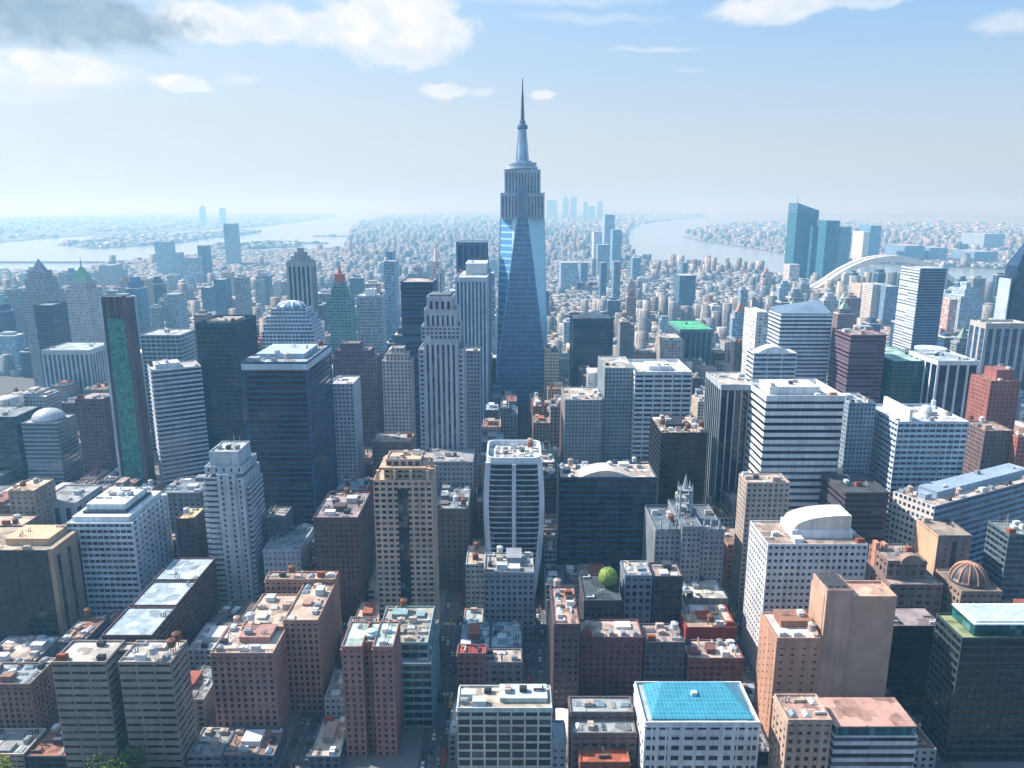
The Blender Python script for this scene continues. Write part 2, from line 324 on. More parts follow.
WINCAP = 100
def skin(root, b, st, wm, gm, fh, bay, g, p, rg=rnd, cap=None, inset=.45, sides='FLR'):
    """one storeyed volume: wall mesh plus its glazing parts"""
    x0, x1, y0, y1, z0, z1 = b; W, D, Hh = x1-x0, y1-y0, z1-z0
    n = max(1, round(Hh/fh)); fh = Hh/n; s = fh*(1-g); cx, cy = (x0+x1)/2, (y0+y1)/2
    cnt = root.get('_n', 0); cap = WINCAP if cap is None else cap
    if st in ('bands', 'grid'):
        wl = MB()
        for i in range(n): wl.box(x0, x1, y0, y1, z0+i*fh, z0+i*fh+s)
        i_ = inset
        if st == 'grid': wl.box(x0+i_+.1, x1-i_-.1, y0+i_+.1, y1-i_-.1, z0, z1-.05)
        wl.box(x0+.01, x1-.01, y0+.01, y1-.01, z1-.3, z1)
        nb = max(1, round(W/bay)); bx = W/nb; nd = max(1, round(D/bay)); by = D/nd
        pr = .07 if st == 'grid' else -.12
        if p > 0:
            pw = bx*p
            for j in range(nb+1):
                xc = x0+j*bx; a0 = max(xc-pw/2, x0-pr); a1 = min(xc+pw/2, x1+pr)
                if j == 0: a0, a1 = x0-pr, x0+pw/2
                if j == nb: a0, a1 = x1-pw/2, x1+pr
                wl.box(a0, a1, y0-pr, y0+i_+.12, z0, z1-.02); wl.box(a0, a1, y1-i_-.12, y1+pr, z0, z1-.02)
            pw = by*p
            for j in range(nd+1):
                yc = y0+j*by; a0, a1 = yc-pw/2, yc+pw/2
                if j == 0: a0, a1 = y0+i_+.2, y0+i_+.2+pw/2
                if j == nd: a0, a1 = y1-i_-.2-pw/2, y1-i_-.2
                wl.box(x0-pr+.01, x0+i_+.12, a0, a1, z0, z1-.03); wl.box(x1-i_-.12, x1+pr-.01, a0, a1, z0, z1-.03)
        wl.build('wall', wm, root)
        if st == 'bands':
            me = MB().box(x0+i_, x1-i_, y0+i_, y1-i_, -.02, fh-s+.02).mesh('window_band', gm)
            for i in range(n):
                if cnt >= cap: break
                link('window_band', me, root, (0, 0, z0+i*fh+s)); cnt += 1
        else:
            ww = bx-bx*p; wd = by-by*p; hh = fh-s
            mf = MB().box(-ww/2, ww/2, -.06, .06, 0, hh).mesh('window', gm); ml = MB().box(-.06, .06, -wd/2, wd/2, 0, hh).mesh('window', gm)
            rest = MB(); seq = []
            for i in reversed(range(n)):
                z = z0+i*fh+s
                if 'F' in sides: seq += [(mf, x0+(j+.5)*bx, y0+i_, z, ww, 0) for j in range(nb)]
                xs = []
                if 'L' in sides: xs.append(x0+i_)
                if 'R' in sides: xs.append(x1-i_)
                for xx in xs: seq += [(ml, xx, y0+(j+.5)*by, z, 0, wd) for j in range(nd)]
                seq += [(None, x0+(j+.5)*bx, y1-i_, z, ww, 0) for j in range(nb)]
            for me, X, Y, z, a, c in seq:
                if me is not None and cnt < cap: link('window', me, root, (X, Y, z)); cnt += 1
                elif a: rest.box(X-a/2, X+a/2, Y-.06, Y+.06, z, z+hh)
                else: rest.box(X-.06, X+.06, Y-c/2, Y+c/2, z, z+hh)
            if rest.v: tag(rest.build('window_field', gm, root), kind='stuff')
    elif st == 'fins':
        MB().box(x0+inset, x1-inset, y0+inset, y1-inset, z0, z1-.3).build('glass_wall', gm, root)
        MB().box(x0, x1, y0, y1, z1-fh*.8, z1).box(x0, x1, y0, y1, z0, z0+1).build('wall', wm, root)
        nb = max(1, round(W/bay)); nd = max(1, round(D/bay)); t = bay*p/2
        ff = MB().box(-t, t, -.1, .8, z0+1, z1-fh*.8).mesh('fin', wm); fl = MB().box(-.1, .8, -t, t, z0+1, z1-fh*.8).mesh('fin', wm)
        for j in range(nb+1):
            X = x0+t+(W-2*t)*j/nb
            link('fin', ff, root, (X, y0+.05, 0)); link('fin', ff, root, (X, y1-.05, 0), math.pi)
        for j in range(1, nd):
            Y = y0+D*j/nd
            link('fin', fl, root, (x0+.05, Y, 0)); link('fin', fl, root, (x1-.05, Y, 0), math.pi)
    elif st == 'mat':
        MB().box(x0, x1, y0, y1, z0, z1).build('wall', wm, root)
    root['_n'] = cnt

HERO = []      # (label-phrase, pxl, pxr, vb, X0, X1, Y0, Y1)
def frame(name, label, cat, xl, xr, yt, yg, yb=None, sx=None, d=None, rot=0.0, w=None, vb=None, group=None, corner=False):
    Y = Yg(yg); h = zat(yt, Y); X1 = Xat(xl, Y, h); X2 = Xat(xr, Y, h)
    w = w or (X2-X1)
    if d is None:
        if yb is not None: d = (CAM_H-h)/tanv(yb)-Y
        else:
            xe = X1 if abs(X1) < abs(X2) else X2
            if sx < xl: xe = X1
            elif sx > xr: xe = X2
            d = ((xe*FPX/(sx-512))-(CAM_H-h)*SP)/CP-Y
    d = max(d, 6)
    if corner: ox, oy = X1, Y; cx, cy = w/2, d/2
    root = bpy.data.objects.new(name, None); COL.objects.link(root); root.empty_display_size = 5
    if corner:
        c, s = math.cos(rot), math.sin(rot)
        root.location = (X1+cx*c-cy*s, Y+cx*s+cy*c, 0)
    else: root.location = ((X1+X2)/2, Y+d/2, 0)
    root.rotation_euler = (0, 0, rot)
    tag(root, label, cat, group)
    rx, ry = root.location[0], root.location[1]
    hw = abs(w/2*math.cos(rot))+abs(d/2*math.sin(rot)); hd = abs(d/2*math.cos(rot))+abs(w/2*math.sin(rot))
    if vb is None: vb = yg-.25*(yg-yt)
    HERO.append((label, min(xl, sx or xl), max(xr, sx or xr), vb, rx-hw, rx+hw, ry-hd, ry+hd, h, name))
    return root, w, d, h
def tower(name, label, cat, xl, xr, yt, yg, st='grid', wall='9aa0a6', glass='16222e', fh=3.6, bay=4.0, g=.5, p=.35, rf='8d8f90', mech=6, par=1.1, tiers=None, pent=None, pm=None, cap=None, bot=0.0, rough=.12, glass_fh=None, kinds=None, v0=None, **kw):
    root, w, d, h = frame(name, label, cat, xl, xr, yt, yg, **kw)
    wm = wallm(wall) if st != 'mat' else facadem(wall, glass, fh, bay, 1-g, p)
    gm = glassm(glass, fh, bay, rough, .3 if (st == 'bands' and g > .6) or st == 'fins' else 1.0)
    pmat = wallm(pm) if pm else wallm(wall)
    if not tiers: tiers = [(0, 1, 0, 1, 0, 1)]
    for i, t in enumerate(tiers):
        a = (-w/2+w*t[0], -w/2+w*t[1], -d/2+d*t[2], -d/2+d*t[3], h*t[4], h*t[5])
        o_ = dict(st=st, fh=fh, bay=bay, g=g, p=p)
        if len(t) > 6: o_.update(t[6])
        skin(root, a, o_['st'], wm, gm, o_['fh'], o_['bay'], o_['g'], o_['p'], cap=cap)
        last = i == len(tiers)-1
        m_ = mech if last else max(1, mech//4)
        if st == 'grid' and h < 75 and t[5] >= .9:
            MB().box(a[0]-.45, a[1]+.45, a[2]-.45, a[3]+.45, a[5]-.9, a[5]-.35).box(a[0]-.25, a[1]+.25, a[2]-.25, a[3]+.25, a[5]-fh-.3, a[5]-fh).build('cornice', wallm(wall), root)
        roof(root, a[:4]+(a[5],), wallm(wall), roofm(rf), m_, par, pent if last else None, pmat, kinds)
    return root, w, d, h
# ================================================================== SETTING: water, land, streets
def simple(name, hx, rough=.9, nscale=.02, amp=.5):
    m, nt, p = newmat(name); L = nt.links.new
    g = nt.nodes.new('ShaderNodeNewGeometry'); n = nt.nodes.new('ShaderNodeTexNoise'); n.inputs['Scale'].default_value = nscale; n.inputs['Detail'].default_value = 8
    L(g.outputs['Position'], n.inputs[0])
    v = nt.nodes.new('ShaderNodeVectorMath'); v.operation = 'SCALE'; v.inputs[0].default_value = lin(hx)[:3]; L(mnode(nt, 'MULTIPLY_ADD', n.outputs[0], amp*2, 1-amp), v.inputs['Scale'])
    L(v.outputs[0], p.inputs['Base Color']); p.inputs['Roughness'].default_value = rough
    return m
ASPH = simple('asphalt', '50555a', .9, .3, .3); PAVE = simple('pavement', '6f7173', .9, .5, .25); LAND = simple('far_land', '5d6862', .95, .004, .5)
PAINT = wallm('d8d8d0')
def water_mat():
    m, nt, p = newmat('water'); L = nt.links.new
    p.inputs['Base Color'].default_value = (.24, .31, .36, 1); p.inputs['Roughness'].default_value = .16; p.inputs['IOR'].default_value = 1.33  # silty base colour, raised to stand in for sun glint on the river
    g = nt.nodes.new('ShaderNodeNewGeometry'); n = nt.nodes.new('ShaderNodeTexNoise'); n.inputs['Scale'].default_value = .02; n.inputs['Detail'].default_value = 6
    L(g.outputs['Position'], n.inputs[0]); b = nt.nodes.new('ShaderNodeBump'); b.inputs['Strength'].default_value = .3; b.inputs['Distance'].default_value = 2; L(n.outputs[0], b.inputs['Height']); L(b.outputs[0], p.inputs['Normal'])
    return m
FAR = 62000.0
o = MB(); o.v = [(-FAR, -1500, -4), (FAR, -1500, -4), (FAR, FAR, -4), (-FAR, FAR, -4)]; o.f = [(0, 1, 2, 3)]
tag(o.build('water', water_mat()), kind='structure')
POLY = {}
def land(name, pts, world_pts=(), mat=LAND):
    P = list(world_pts)
    for px, py in pts:
        Y = min(Yg(max(py, 208.6)), 60000); P.append((Xat(px, Y, 0), Y))
    b = MB(); n = len(P); b.v = [(x, y, 0) for x, y in P]+[(x, y, -5) for x, y in P]
    ar = sum(P[i][0]*P[(i+1) % n][1]-P[(i+1) % n][0]*P[i][1] for i in range(n))
    idx = list(range(n)) if ar > 0 else list(range(n))[::-1]
    b.f = [tuple(idx)]+[(idx[i], idx[(i+1) % n]+0, idx[(i+1) % n]+n, idx[i]+n)[::-1] for i in range(n)]
    POLY[name] = P
    return tag(b.build(name, mat), kind='structure')
MAINL = [(-260, 284), (-80, 276), (0, 271), (35, 272), (70, 274), (95, 266), (125, 263), (150, 260), (185, 256), (215, 252), (256, 251), (300, 250), (343, 249), (347, 236), (352, 226), (372, 219), (380, 216), (420, 213.5), (440, 211.5),
         (500, 210), (590, 210), (640, 211), (690, 214), (706, 216.2), (690, 218.6), (660, 221), (640, 224), (628, 229), (624, 240), (628, 254), (645, 262), (690, 265), (735, 268), (768, 275), (800, 279), (850, 283), (905, 287), (960, 289), (1040, 291), (1300, 293)]
land('ground', MAINL, [(2600, -300), (-2600, -300)], ASPH)
land('far_shore', [(-500, 243), (0, 242), (60, 237), (150, 232), (256, 227), (300, 222), (328, 218), (334, 215.4), (290, 213), (180, 214.2), (60, 216.2), (0, 217.5), (-500, 220)])
land('island', [(75, 246.5), (78, 241), (100, 237), (140, 235.4), (200, 233.4), (245, 231), (256, 232.5), (205, 238.5), (180, 242), (120, 247), (90, 248)])
land('islet', [(57, 244.6), (62, 242.6), (72, 242.6), (70, 245)])
land('pier_island', [(208, 251), (206, 246), (256, 243.5), (300, 243), (300, 246), (256, 248.5)])
land('east_shore', [(683, 236.5), (690, 230), (705, 226), (740, 222.6), (800, 221), (870, 223.5), (950, 222.6), (1024, 225), (1400, 229), (1400, 274), (1024, 270), (960, 267), (900, 265), (850, 262), (790, 255), (745, 247), (702, 241.5)])
land('far_strip', [(730, 214.6), (790, 212.8), (880, 213.2), (1040, 215.4), (1400, 219), (1400, 221), (1000, 217.4), (860, 215.6)])
land('horizon_land', [(-900, 213), (-200, 211.4), (120, 211), (300, 210.6), (380, 210.9), (380, 208.7), (-900, 208.7)])
land('horizon_coast', [(700, 210.8), (1000, 210.9), (1900, 212.4), (1900, 208.7), (700, 208.7)])
land('flat_point', [(947, 228.6), (955, 225.6), (1024, 226.6), (1300, 229)])if False else None

# ================================================================== HERO BUILDINGS
# ---- bottom-left quarter
tower('brick_block', 'brown brick block at the left edge beside the twin banded slabs', 'apartment building', -40, 30, 686, 742, yb=664, wall='80695f', glass='1b222a', fh=3.2, bay=3.0, g=.6, p=.48, rf='8a959d', mech=7, pent=(.1, .35, .3, .8, 3))
r, w, d, h = tower('banded_apartment_building', 'dark banded twin slab block joined by a recessed core beside a round tree', 'apartment building', 51, 171, 664, 774, yb=642, st='bands', wall='8d857e', glass='0c131b', fh=3.9, bay=7.5, g=.4, p=.1, rf='b7b3ad', mech=9,
      tiers=[(.44, .57, .62, .97, 0, .985), (0, .455, 0, 1, 0, 1), (.56, 1, 0, 1, 0, 1)])
tower('long_apartment_building', 'long purple brown balconied block with three pale roof strips', 'apartment building', 101, 152, 636, 700, yb=560, st='bands', wall='5d4a4c', glass='151c26', fh=3.3, bay=4, g=.45, p=.25, rf='9fb4c4', mech=2,
      tiers=[(0, 1, 0, .33, 0, .985), (.02, 1, .34, .66, 0, 1), (0, 1, .67, 1, 0, 1.015)], kinds=('vent_pipe', 'duct', 'skylight'))
r, w, d, h = tower('office_building', 'white gridded office block with stepped curved roof beside dark green glass block', 'office building', 66, 131, 524, 618, yb=494, st='bands', wall='c3ccd3', glass='141d28', fh=4.2, bay=3.6, g=.52, p=.12, rf='aebac2', mech=0, vb=612, par=.6)
for k, (a, b_, z0, z1) in enumerate(((.06, .94, 0, 3.4), (.16, .84, 3.4, 5), (.2, .8, 5, 9))):
    MB().box(-w/2+w*a, -w/2+w*b_, -d/2+d*a, -d/2+d*b_, h+z0+.23, h+z1+.2).build('roof_tier', wallm('c9d1d6' if k != 1 else '3b4652'), r)
roof_items(r, (-w*.28, w*.28, -d*.28, d*.28, h+9.2), 7)
for k in range(9):
    MB().box(w/2-.3, w/2+1.0, -d/2+d*k/8.0*.94+.2, -d/2+d*k/8.0*.94+1.5, 0, h+.4).build('pier', wallm('c3ccd3'), r)
r, w, d, h = tower('office_building', 'dark green glass block with tan side wall left of the white gridded office', 'office building', -45, 47, 552, 642, yb=527, st='bands', wall='2d3a3c', glass='0f2a2c', fh=4, bay=5, g=.72, p=.12, rf='a59a8c', mech=3, vb=636, pent=(.45, .93, .25, .8, 4.2), pm='c4a88c')
MB().box(w/2+.05, w/2+3, -d/2+.4, d/2, 0, h+1.6).build('side_wall', wallm('9c8a7b'), r)
for k in range(3): MB().box(w/2+3, w/2+3.12, -d/2+4+k*d*.3, -d/2+7+k*d*.3, 3, h-4).build('window_slot', glassm('18202a'), r)
BAL = dict(st='bands', g=.42, bay=60, p=0); SHF = dict(st='grid', bay=5.2, p=.74, g=.6)
tower('stepped_tower', 'pale stone art deco tower with stepped crown and rooftop aerials', 'skyscraper', 198, 246, 474, 606, sx=263, wall='aab4ba', glass='28333d', fh=3.7, bay=3.6, g=.45, p=.5, rf='a8aeb0', mech=4, vb=590, kinds=('antenna', 'antenna', 'hvac_unit'),
      tiers=[(0, .08, .12, .9, 0, .9, BAL), (.92, 1, .12, .9, 0, .88, BAL), (.08, .38, .04, .97, 0, .96, BAL), (.76, .92, .03, .97, 0, .955, SHF), (.38, .76, 0, 1, 0, .985, SHF), (.1, .9, .1, .9, .985, 1.03, SHF), (.2, .8, .16, .84, 1.03, 1.13, dict(st='grid', bay=9, p=.9, g=.2))])
tower('low_office', 'small plain white box with striped grey roof below the black tower', 'office building', 263, 300, 551, 606, yb=529, wall='a9b1b8', glass='2b3540', fh=4.5, bay=3.2, g=.4, p=.55, rf='7d8b95', mech=4, kinds=('duct',), vb=600)
tower('brick_office', 'dark brown masonry block with cluttered roof below the black tower', 'office building', 313, 358, 519, 622, yb=493, wall='54474c', glass='1a2029', fh=3.5, bay=3.2, g=.45, p=.5, rf='8f8589', mech=10, vb=600)
tower('apartment_building', 'front pink brick apartment block with punched windows and cream roof', 'apartment building', 210, 273, 655, 740, yb=626, wall='9a7a72', glass='232833', fh=3.3, bay=3.5, g=.6, p=.52, rf='bfb4ab', mech=11, vb=728, pent=(.35, .85, .4, .85, 3))
tower('apartment_building', 'rear pink brick block with long cluttered roof behind the front pink block', 'apartment building', 241, 318, 622, 712, yb=577, wall='9c7d70', glass='232833', fh=3.4, bay=3.1, g=.6, p=.45, rf='b7a699', mech=22, vb=690, tiers=[(.0, .55, 0, .7, 0, .93), (.55, 1, 0, .8, 0, 1), (.0, 1, .8, 1, 0, 1.05)])
r, w, d, h = tower('residential_tower', 'tan stone residential tower with open crown and dark window strip', 'skyscraper', 373, 432, 482, 652, d=26, st='bands', wall='b7a193', glass='252c36', fh=3.5, bay=3.9, g=.56, p=.34, rf='b09a86', mech=3, vb=604, tiers=[(0, 1, 0, 1, 0, 1), (.17, .83, .14, .86, 1, 1.055), (.2, .8, .2, .8, 1.055, 1.1)])
MB().box(-w*.09, w*.09, -d/2-.25, -d/2+.3, 0, h-4).build('window_strip', glassm('1a2430', 3.5, 2.5), r)
for x in (-.42, -.14, .14, .42):
    for y in (-.44, .44): MB().box(w*x-.8, w*x+.8, d*y-.8, d*y+.8, h, h*1.06).build('column', wallm('c9ae97'), r)
MB().box(-w*.4, w*.4, -d*.43, d*.43, h*1.06+.2, h*1.07+.4).build('cornice', wallm('b89c86'), r)
# notched brick tower
r, w, d, h = tower('brick_tower', 'red brick tower with deep notch and pale green roof in front of teal glass block', 'apartment building', 341, 393, 648, 758, yb=622, wall='93706a', glass='1d232c', fh=3.3, bay=3.2, g=.56, p=.55, rf='a9c2bf', mech=3, vb=750,
      tiers=[(.38, .62, .22, 1, 0, .985), (0, .4, 0, .98, 0, .995), (.6, 1, 0, .98, 0, .995)])
MB().rev(0, 0, [(3.2, h), (3.2, h+1.2), (2.2, h+1.6), (2.2, h+2.4), (.2, h+2.6)], 16).build('cupola', wallm('b9c7cc'), r)
tower('glass_office', 'teal glass office block with stepped terraces and crowded roof', 'office building', 374, 431, 655, 728, yb=612, st='bands', wall='7f9a9d', glass='123238', fh=4.4, bay=4.5, g=.7, p=.07, rf='a5a49e', mech=26, vb=700,
      tiers=[(0, 1, 0, 1, 0, .86), (.0, .93, .1, .97, .86, 1.08)])
r, w, d, h = tower('glass_office', 'dark glass block with white frame grid and machinery roof at bottom centre', 'office building', 457, 552, 710, 792, yb=687, wall='b5bcb8', glass='12242b', fh=4.4, bay=6.0, g=.78, p=.14, rf='b4aba0', mech=16, vb=768, pent=(.45, .95, .3, .9, 2.2))
# turquoise roofed white building
r, w, d, h = tower('white_office', 'white office block with sloped turquoise glass roof at bottom right of centre', 'office building', 645, 760, 725, 815, yb=684, wall='ccd0d4', glass='1c2833', fh=5.2, bay=5.6, g=.5, p=.28, rf='9aa6ae', mech=0, vb=768, par=1.4)
TURQ, nt, p_ = newmat('turquoise_glass')
gg = nt.nodes.new('ShaderNodeTexCoord'); bk = nt.nodes.new('ShaderNodeTexBrick'); bk.offset = 0; bk.inputs['Color1'].default_value = lin('2b7c96'); bk.inputs['Color2'].default_value = lin('338ca6'); bk.inputs['Mortar'].default_value = lin('7fb4c4')
bk.inputs['Scale'].default_value = 1; bk.inputs['Brick Width'].default_value = 1.6; bk.inputs['Row Height'].default_value = 2.4; bk.inputs['Mortar Size'].default_value = .06
nt.links.new(gg.outputs['Object'], bk.inputs[0]); nt.links.new(bk.outputs[0], p_.inputs['Base Color']); p_.inputs['Roughness'].default_value = .35
MB().loft([[(-w*.43, -d*.4, h+.3), (w*.46, -d*.4, h+.3), (w*.46, d*.45, h+.3), (-w*.43, d*.45, h+.3)], [(-w*.43, -d*.4, h+.9), (w*.46, -d*.4, h+.9), (w*.46, d*.45, h+.9), (-w*.43, d*.45, h+.9)],
           [(-w*.27, d*.3, h+4.0), (w*.31, d*.3, h+4.0), (w*.31, d*.36, h+4.0), (-w*.27, d*.36, h+4.0)]]).build('glass_roof', TURQ, r)
MB().box(-1.2, 1.2, d*.05, d*.12, h+3.0, h+4.4).build('roof_hatch', WHITEM, r)
for k in range(8): MB().box(-w/2+w*(k+.5)/8-.35, -w/2+w*(k+.5)/8+.35, -d/2-.4, -d/2-.08, h-22, h-1.2).build('pilaster', wallm('ccd0d4'), r)
# ---- bottom right
r, w, d, h = tower('blank_tower', 'tall blank tan brick tower with sunlit left edge and higher lift shaft', 'office building', 824, 897, 599, 738, yb=583, st='mat', wall='b39684', glass='8f776d', fh=3.5, bay=3, g=0, p=.05, rf='b8998a', mech=1, vb=698, par=1.5)
MB().box(-w/2+.3, -w/2+w*.36, -d/2-2.0, d/2-1, 0, h*1.075).build('lift_shaft', wallm('b5978a'), r)
MB().box(-w/2+.9, -w/2+w*.36-.6, -d/2-1.4, d/2-1.6, h*1.075, h*1.075+.3).build('shaft_roof', roofm('5a5050'), r)
for k in range(3): MB().box(-w/2+1.6+k*3.2, -w/2+3.8+k*3.2, -d/2, d/2-4, h*1.075+.3, h*1.075+1).build('louvre', DARKM, r)
tower('tan_block', 'lower tan block with white roof terrace attached left of the blank tower', 'office building', 777, 822, 640, 750, sx=761, wall='a88574', glass='2a2f38', fh=3.8, bay=6, g=.0 if False else .3, p=.7, rf='cfc8c4', mech=9, vb=720, pent=(.25, .95, .45, .9, 3.5), pm='8e6a5a')
tower('corner_office', 'small tan stone office with dark punched windows and cracked pink roof', 'office building', 788, 832, 722, 832, sx=774, wall='b09a8c', glass='1c222b', fh=4.2, bay=4.0, g=.5, p=.5, rf='b39688', mech=4, vb=768, kinds=('vent_pipe', 'skylight', 'duct'))
r, w, d, h = tower('banded_office', 'low white and black banded office with green glass top floor', 'office building', 834, 918, 737, 826, yb=707, st='bands', wall='c9cdd1', glass='0d141d', fh=4.2, bay=50, g=.58, p=0, rf='a58c84', mech=0, vb=768, par=.3)
MB().box(-w/2+.8, w/2-1.2, -d/2+.8, d/2-.5, h+.25, h+4.4).build('glass_floor', glassm('1c5d5f', 4, 2.2), r)
MB().box(-w/2+.3, w/2-.8, -d/2+.3, d/2, h+4.4, h+4.9).build('top_roof', roofm('a8877c'), r)
tower('glass_box', 'black glass box with ribbed grey roof between tan tower and green topped tower', 'office building', 893, 945, 628, 715, yb=608, st='bands', wall='12181f', glass='0b1219', fh=4, bay=3, g=.8, p=.05, rf='8b8285', mech=3, vb=700)
r, w, d, h = tower('glass_tower', 'dark glass tower with green crown and white slatted roof at right edge', 'office building', 962, 1075, 640, 762, sx=936, st='bands', wall='2f3d40', glass='0b151b', fh=4, bay=3.4, g=.72, p=.1, rf='7d8a66', mech=0, vb=740)
MB().box(-w/2+7, w/2, -d/2+3, d/2-1, h+.22, h+6).build('crown_glass', glassm('1d5a50', 3, 3), r)
MB().box(-w/2+6.5, w/2+.4, -d/2+2.5, d/2-.6, h+6, h+6.6).build('crown_rim', wallm('c7d2d6'), r)
for k in range(16): MB().box(-w/2+8, w/2-1, -d/2+4+(d-7)*k/16, -d/2+4+(d-7)*k/16+.9, h+6.6, h+7.3).build('roof_slat', wallm('a9bac6'), r)
# ---- white office with barrel roof
r, w, d, h = tower('white_office', 'white office with punched windows and barrel vaulted penthouse on its roof', 'office building', 768, 868, 546, 676, sx=750, wall='c2c3c6', glass='1d2630', fh=3.9, bay=3.3, g=.45, p=.42, rf='9a8b82', mech=5, vb=560)
vx0, vx1, vy0, vy1 = -w*.2, w*.42, -d*.2, d*.38
MB().box(vx0, vx1, vy0, vy1, h+.25, h+5).build('penthouse', wallm('cfd1d3'), r)
prof = [(vx0+1, h+5.02), (vx1-1, h+5.02), (vx1-1, h+13)]+[(vx1-1-(vx1-vx0-2)*t, h+5.02+8*math.sqrt(max(0, 1-(t-.15)**2/.7225)) if t > .15 else h+13.02) for t in (.15, .3, .45, .6, .72, .82, .9, .95)]
MB().loft([[(x, vy0+1, z) for x, z in prof], [(x, vy1-1, z) for x, z in prof]]).build('vaulted_roof', wallm('c2bdb8', .6), r)
# ---- beige building behind it and gothic one
tower('stone_tower', 'slim grey stone tower with bright sunlit left side and machinery roof', 'office building', 747, 790, 484, 612, sx=739, wall='a69c95', glass='2a323b', fh=3.5, bay=3.2, g=.48, p=.5, rf='a89a90', mech=10, vb=560)
r, w, d, h = tower('gothic_building', 'grey gothic stone building with open pinnacled tower on its roof', 'office building', 657, 727, 531, 628, yb=503, wall='7f858d', glass='232b35', fh=3.6, bay=2.9, g=.5, p=.5, rf='5f6f7b', mech=10, vb=605,
      tiers=[(0, .36, .1, 1, 0, .97), (.64, 1, .1, 1, 0, .97), (.36, .64, 0, 1, 0, 1.03)])
gz = h*1.03
for sx_ in (-1, 1):
    for sy_ in (-1, 1): MB().box(sx_*3.6-.5, sx_*3.6+.5, sy_*3.6-.5, sy_*3.6+.5, gz, gz+17).cyl(sx_*3.6, sy_*3.6, gz+17, gz+22, .7, .05, 8).build('pinnacle', wallm('99a0a6'), r)
for z in (5, 11, 16.2): MB().box(-4, 4, -4.25, 4.25, gz+z, gz+z+.9).build('tower_floor', wallm('8d949a'), r)
MB().cyl(0, 0, gz+17, gz+27, 2.2, .1, 8).build('spire', wallm('8d949a'), r)
for x in (-.42, -.3, -.2, .2, .3, .42): MB().box(w*x-.5, w*x+.5, -d*.4, -d*.4+1, h*.97, h*.97+5).cyl(w*x, -d*.4+.5, h*.97+5, h*.97+8, .7, .05, 6).build('pinnacle', wallm('99a0a6'), r)
# wide dark glass block with curved roof screen
r, w, d, h = tower('glass_office', 'wide dark navy glass block with curved screen on pale flat roof', 'office building', 560, 657, 479, 590, yb=464, st='bands', wall='274460', glass='071522', fh=4, bay=6.4, g=.74, p=.08, rf='b9ada4', mech=12, vb=555, par=1.3)
ns = 18
MB().loft([[(-w*.3+w*.55*i/ns, -d*.45-.0, h+.3+5*math.sin(math.pi*i/ns)) for i in range(ns+1)]+[(w*.25, -d*.45, h+.1), (-w*.3, -d*.45, h+.1)],
           [(-w*.3+w*.55*i/ns, d*.1, h+.3+5*math.sin(math.pi*i/ns)) for i in range(ns+1)]+[(w*.25, d*.1, h+.1), (-w*.3, d*.1, h+.1)]]).build('curved_roof', wallm('bdb5ac'), r)
tower('glass_tower', 'black glass box with tan rimmed cluttered roof right of the white gridded tower', 'office building', 661, 708, 434, 560, yb=417, st='bands', wall='1a232d', glass='0a131d', fh=3.9, bay=3.2, g=.75, p=.07, rf='cbb7a5', mech=14, vb=500, pent=(.2, .7, .3, .8, 3))
tower('glass_tower', 'black tower with pale vertical fins and lit left side', 'skyscraper', 721, 757, 386, 545, yb=373, st='fins', wall='9aa3aa', glass='0b141e', fh=4, bay=5.6, p=.16, rf='b3aba5', mech=5, vb=480)
r, w, d, h = tower('banded_office', 'big white and navy banded office tower with long rooftop plant box', 'skyscraper', 766, 845, 401, 566, yb=384, st='bands', wall='d3d5d6', glass='0d1927', fh=5.3, bay=90, g=.46, p=0, rf='b9babb', mech=7, vb=498, par=4, pent=(.15, .8, .35, .8, 5.5), pm='c0c5c9')
tower('white_office', 'white gridded tower with dark ribbon windows standing right of the centre avenue', 'skyscraper', 635, 692, 375, 498, yb=362, st='bands', wall='c7cdd2', glass='17222f', fh=4.4, bay=9, g=.5, p=.14, rf='c6c8ca', mech=4, vb=455, par=3, pent=(.3, .7, .3, .7, 4))
tower('apartment_tower', 'pale grey green apartment tower left of the white gridded tower', 'apartment building', 605, 634, 369, 494, yb=357, wall='8b9aa0', glass='25404a', fh=3.6, bay=3.4, g=.5, p=.4, rf='a9a9a6', mech=4, vb=458)
tower('stone_block', 'grey stone block of many small windows beside the grey green apartment tower', 'apartment building', 565, 603, 401, 498, yb=388, wall='93979b', glass='2f3b47', fh=3.6, bay=3, g=.45, p=.5, rf='b0aba5', mech=7, vb=458)
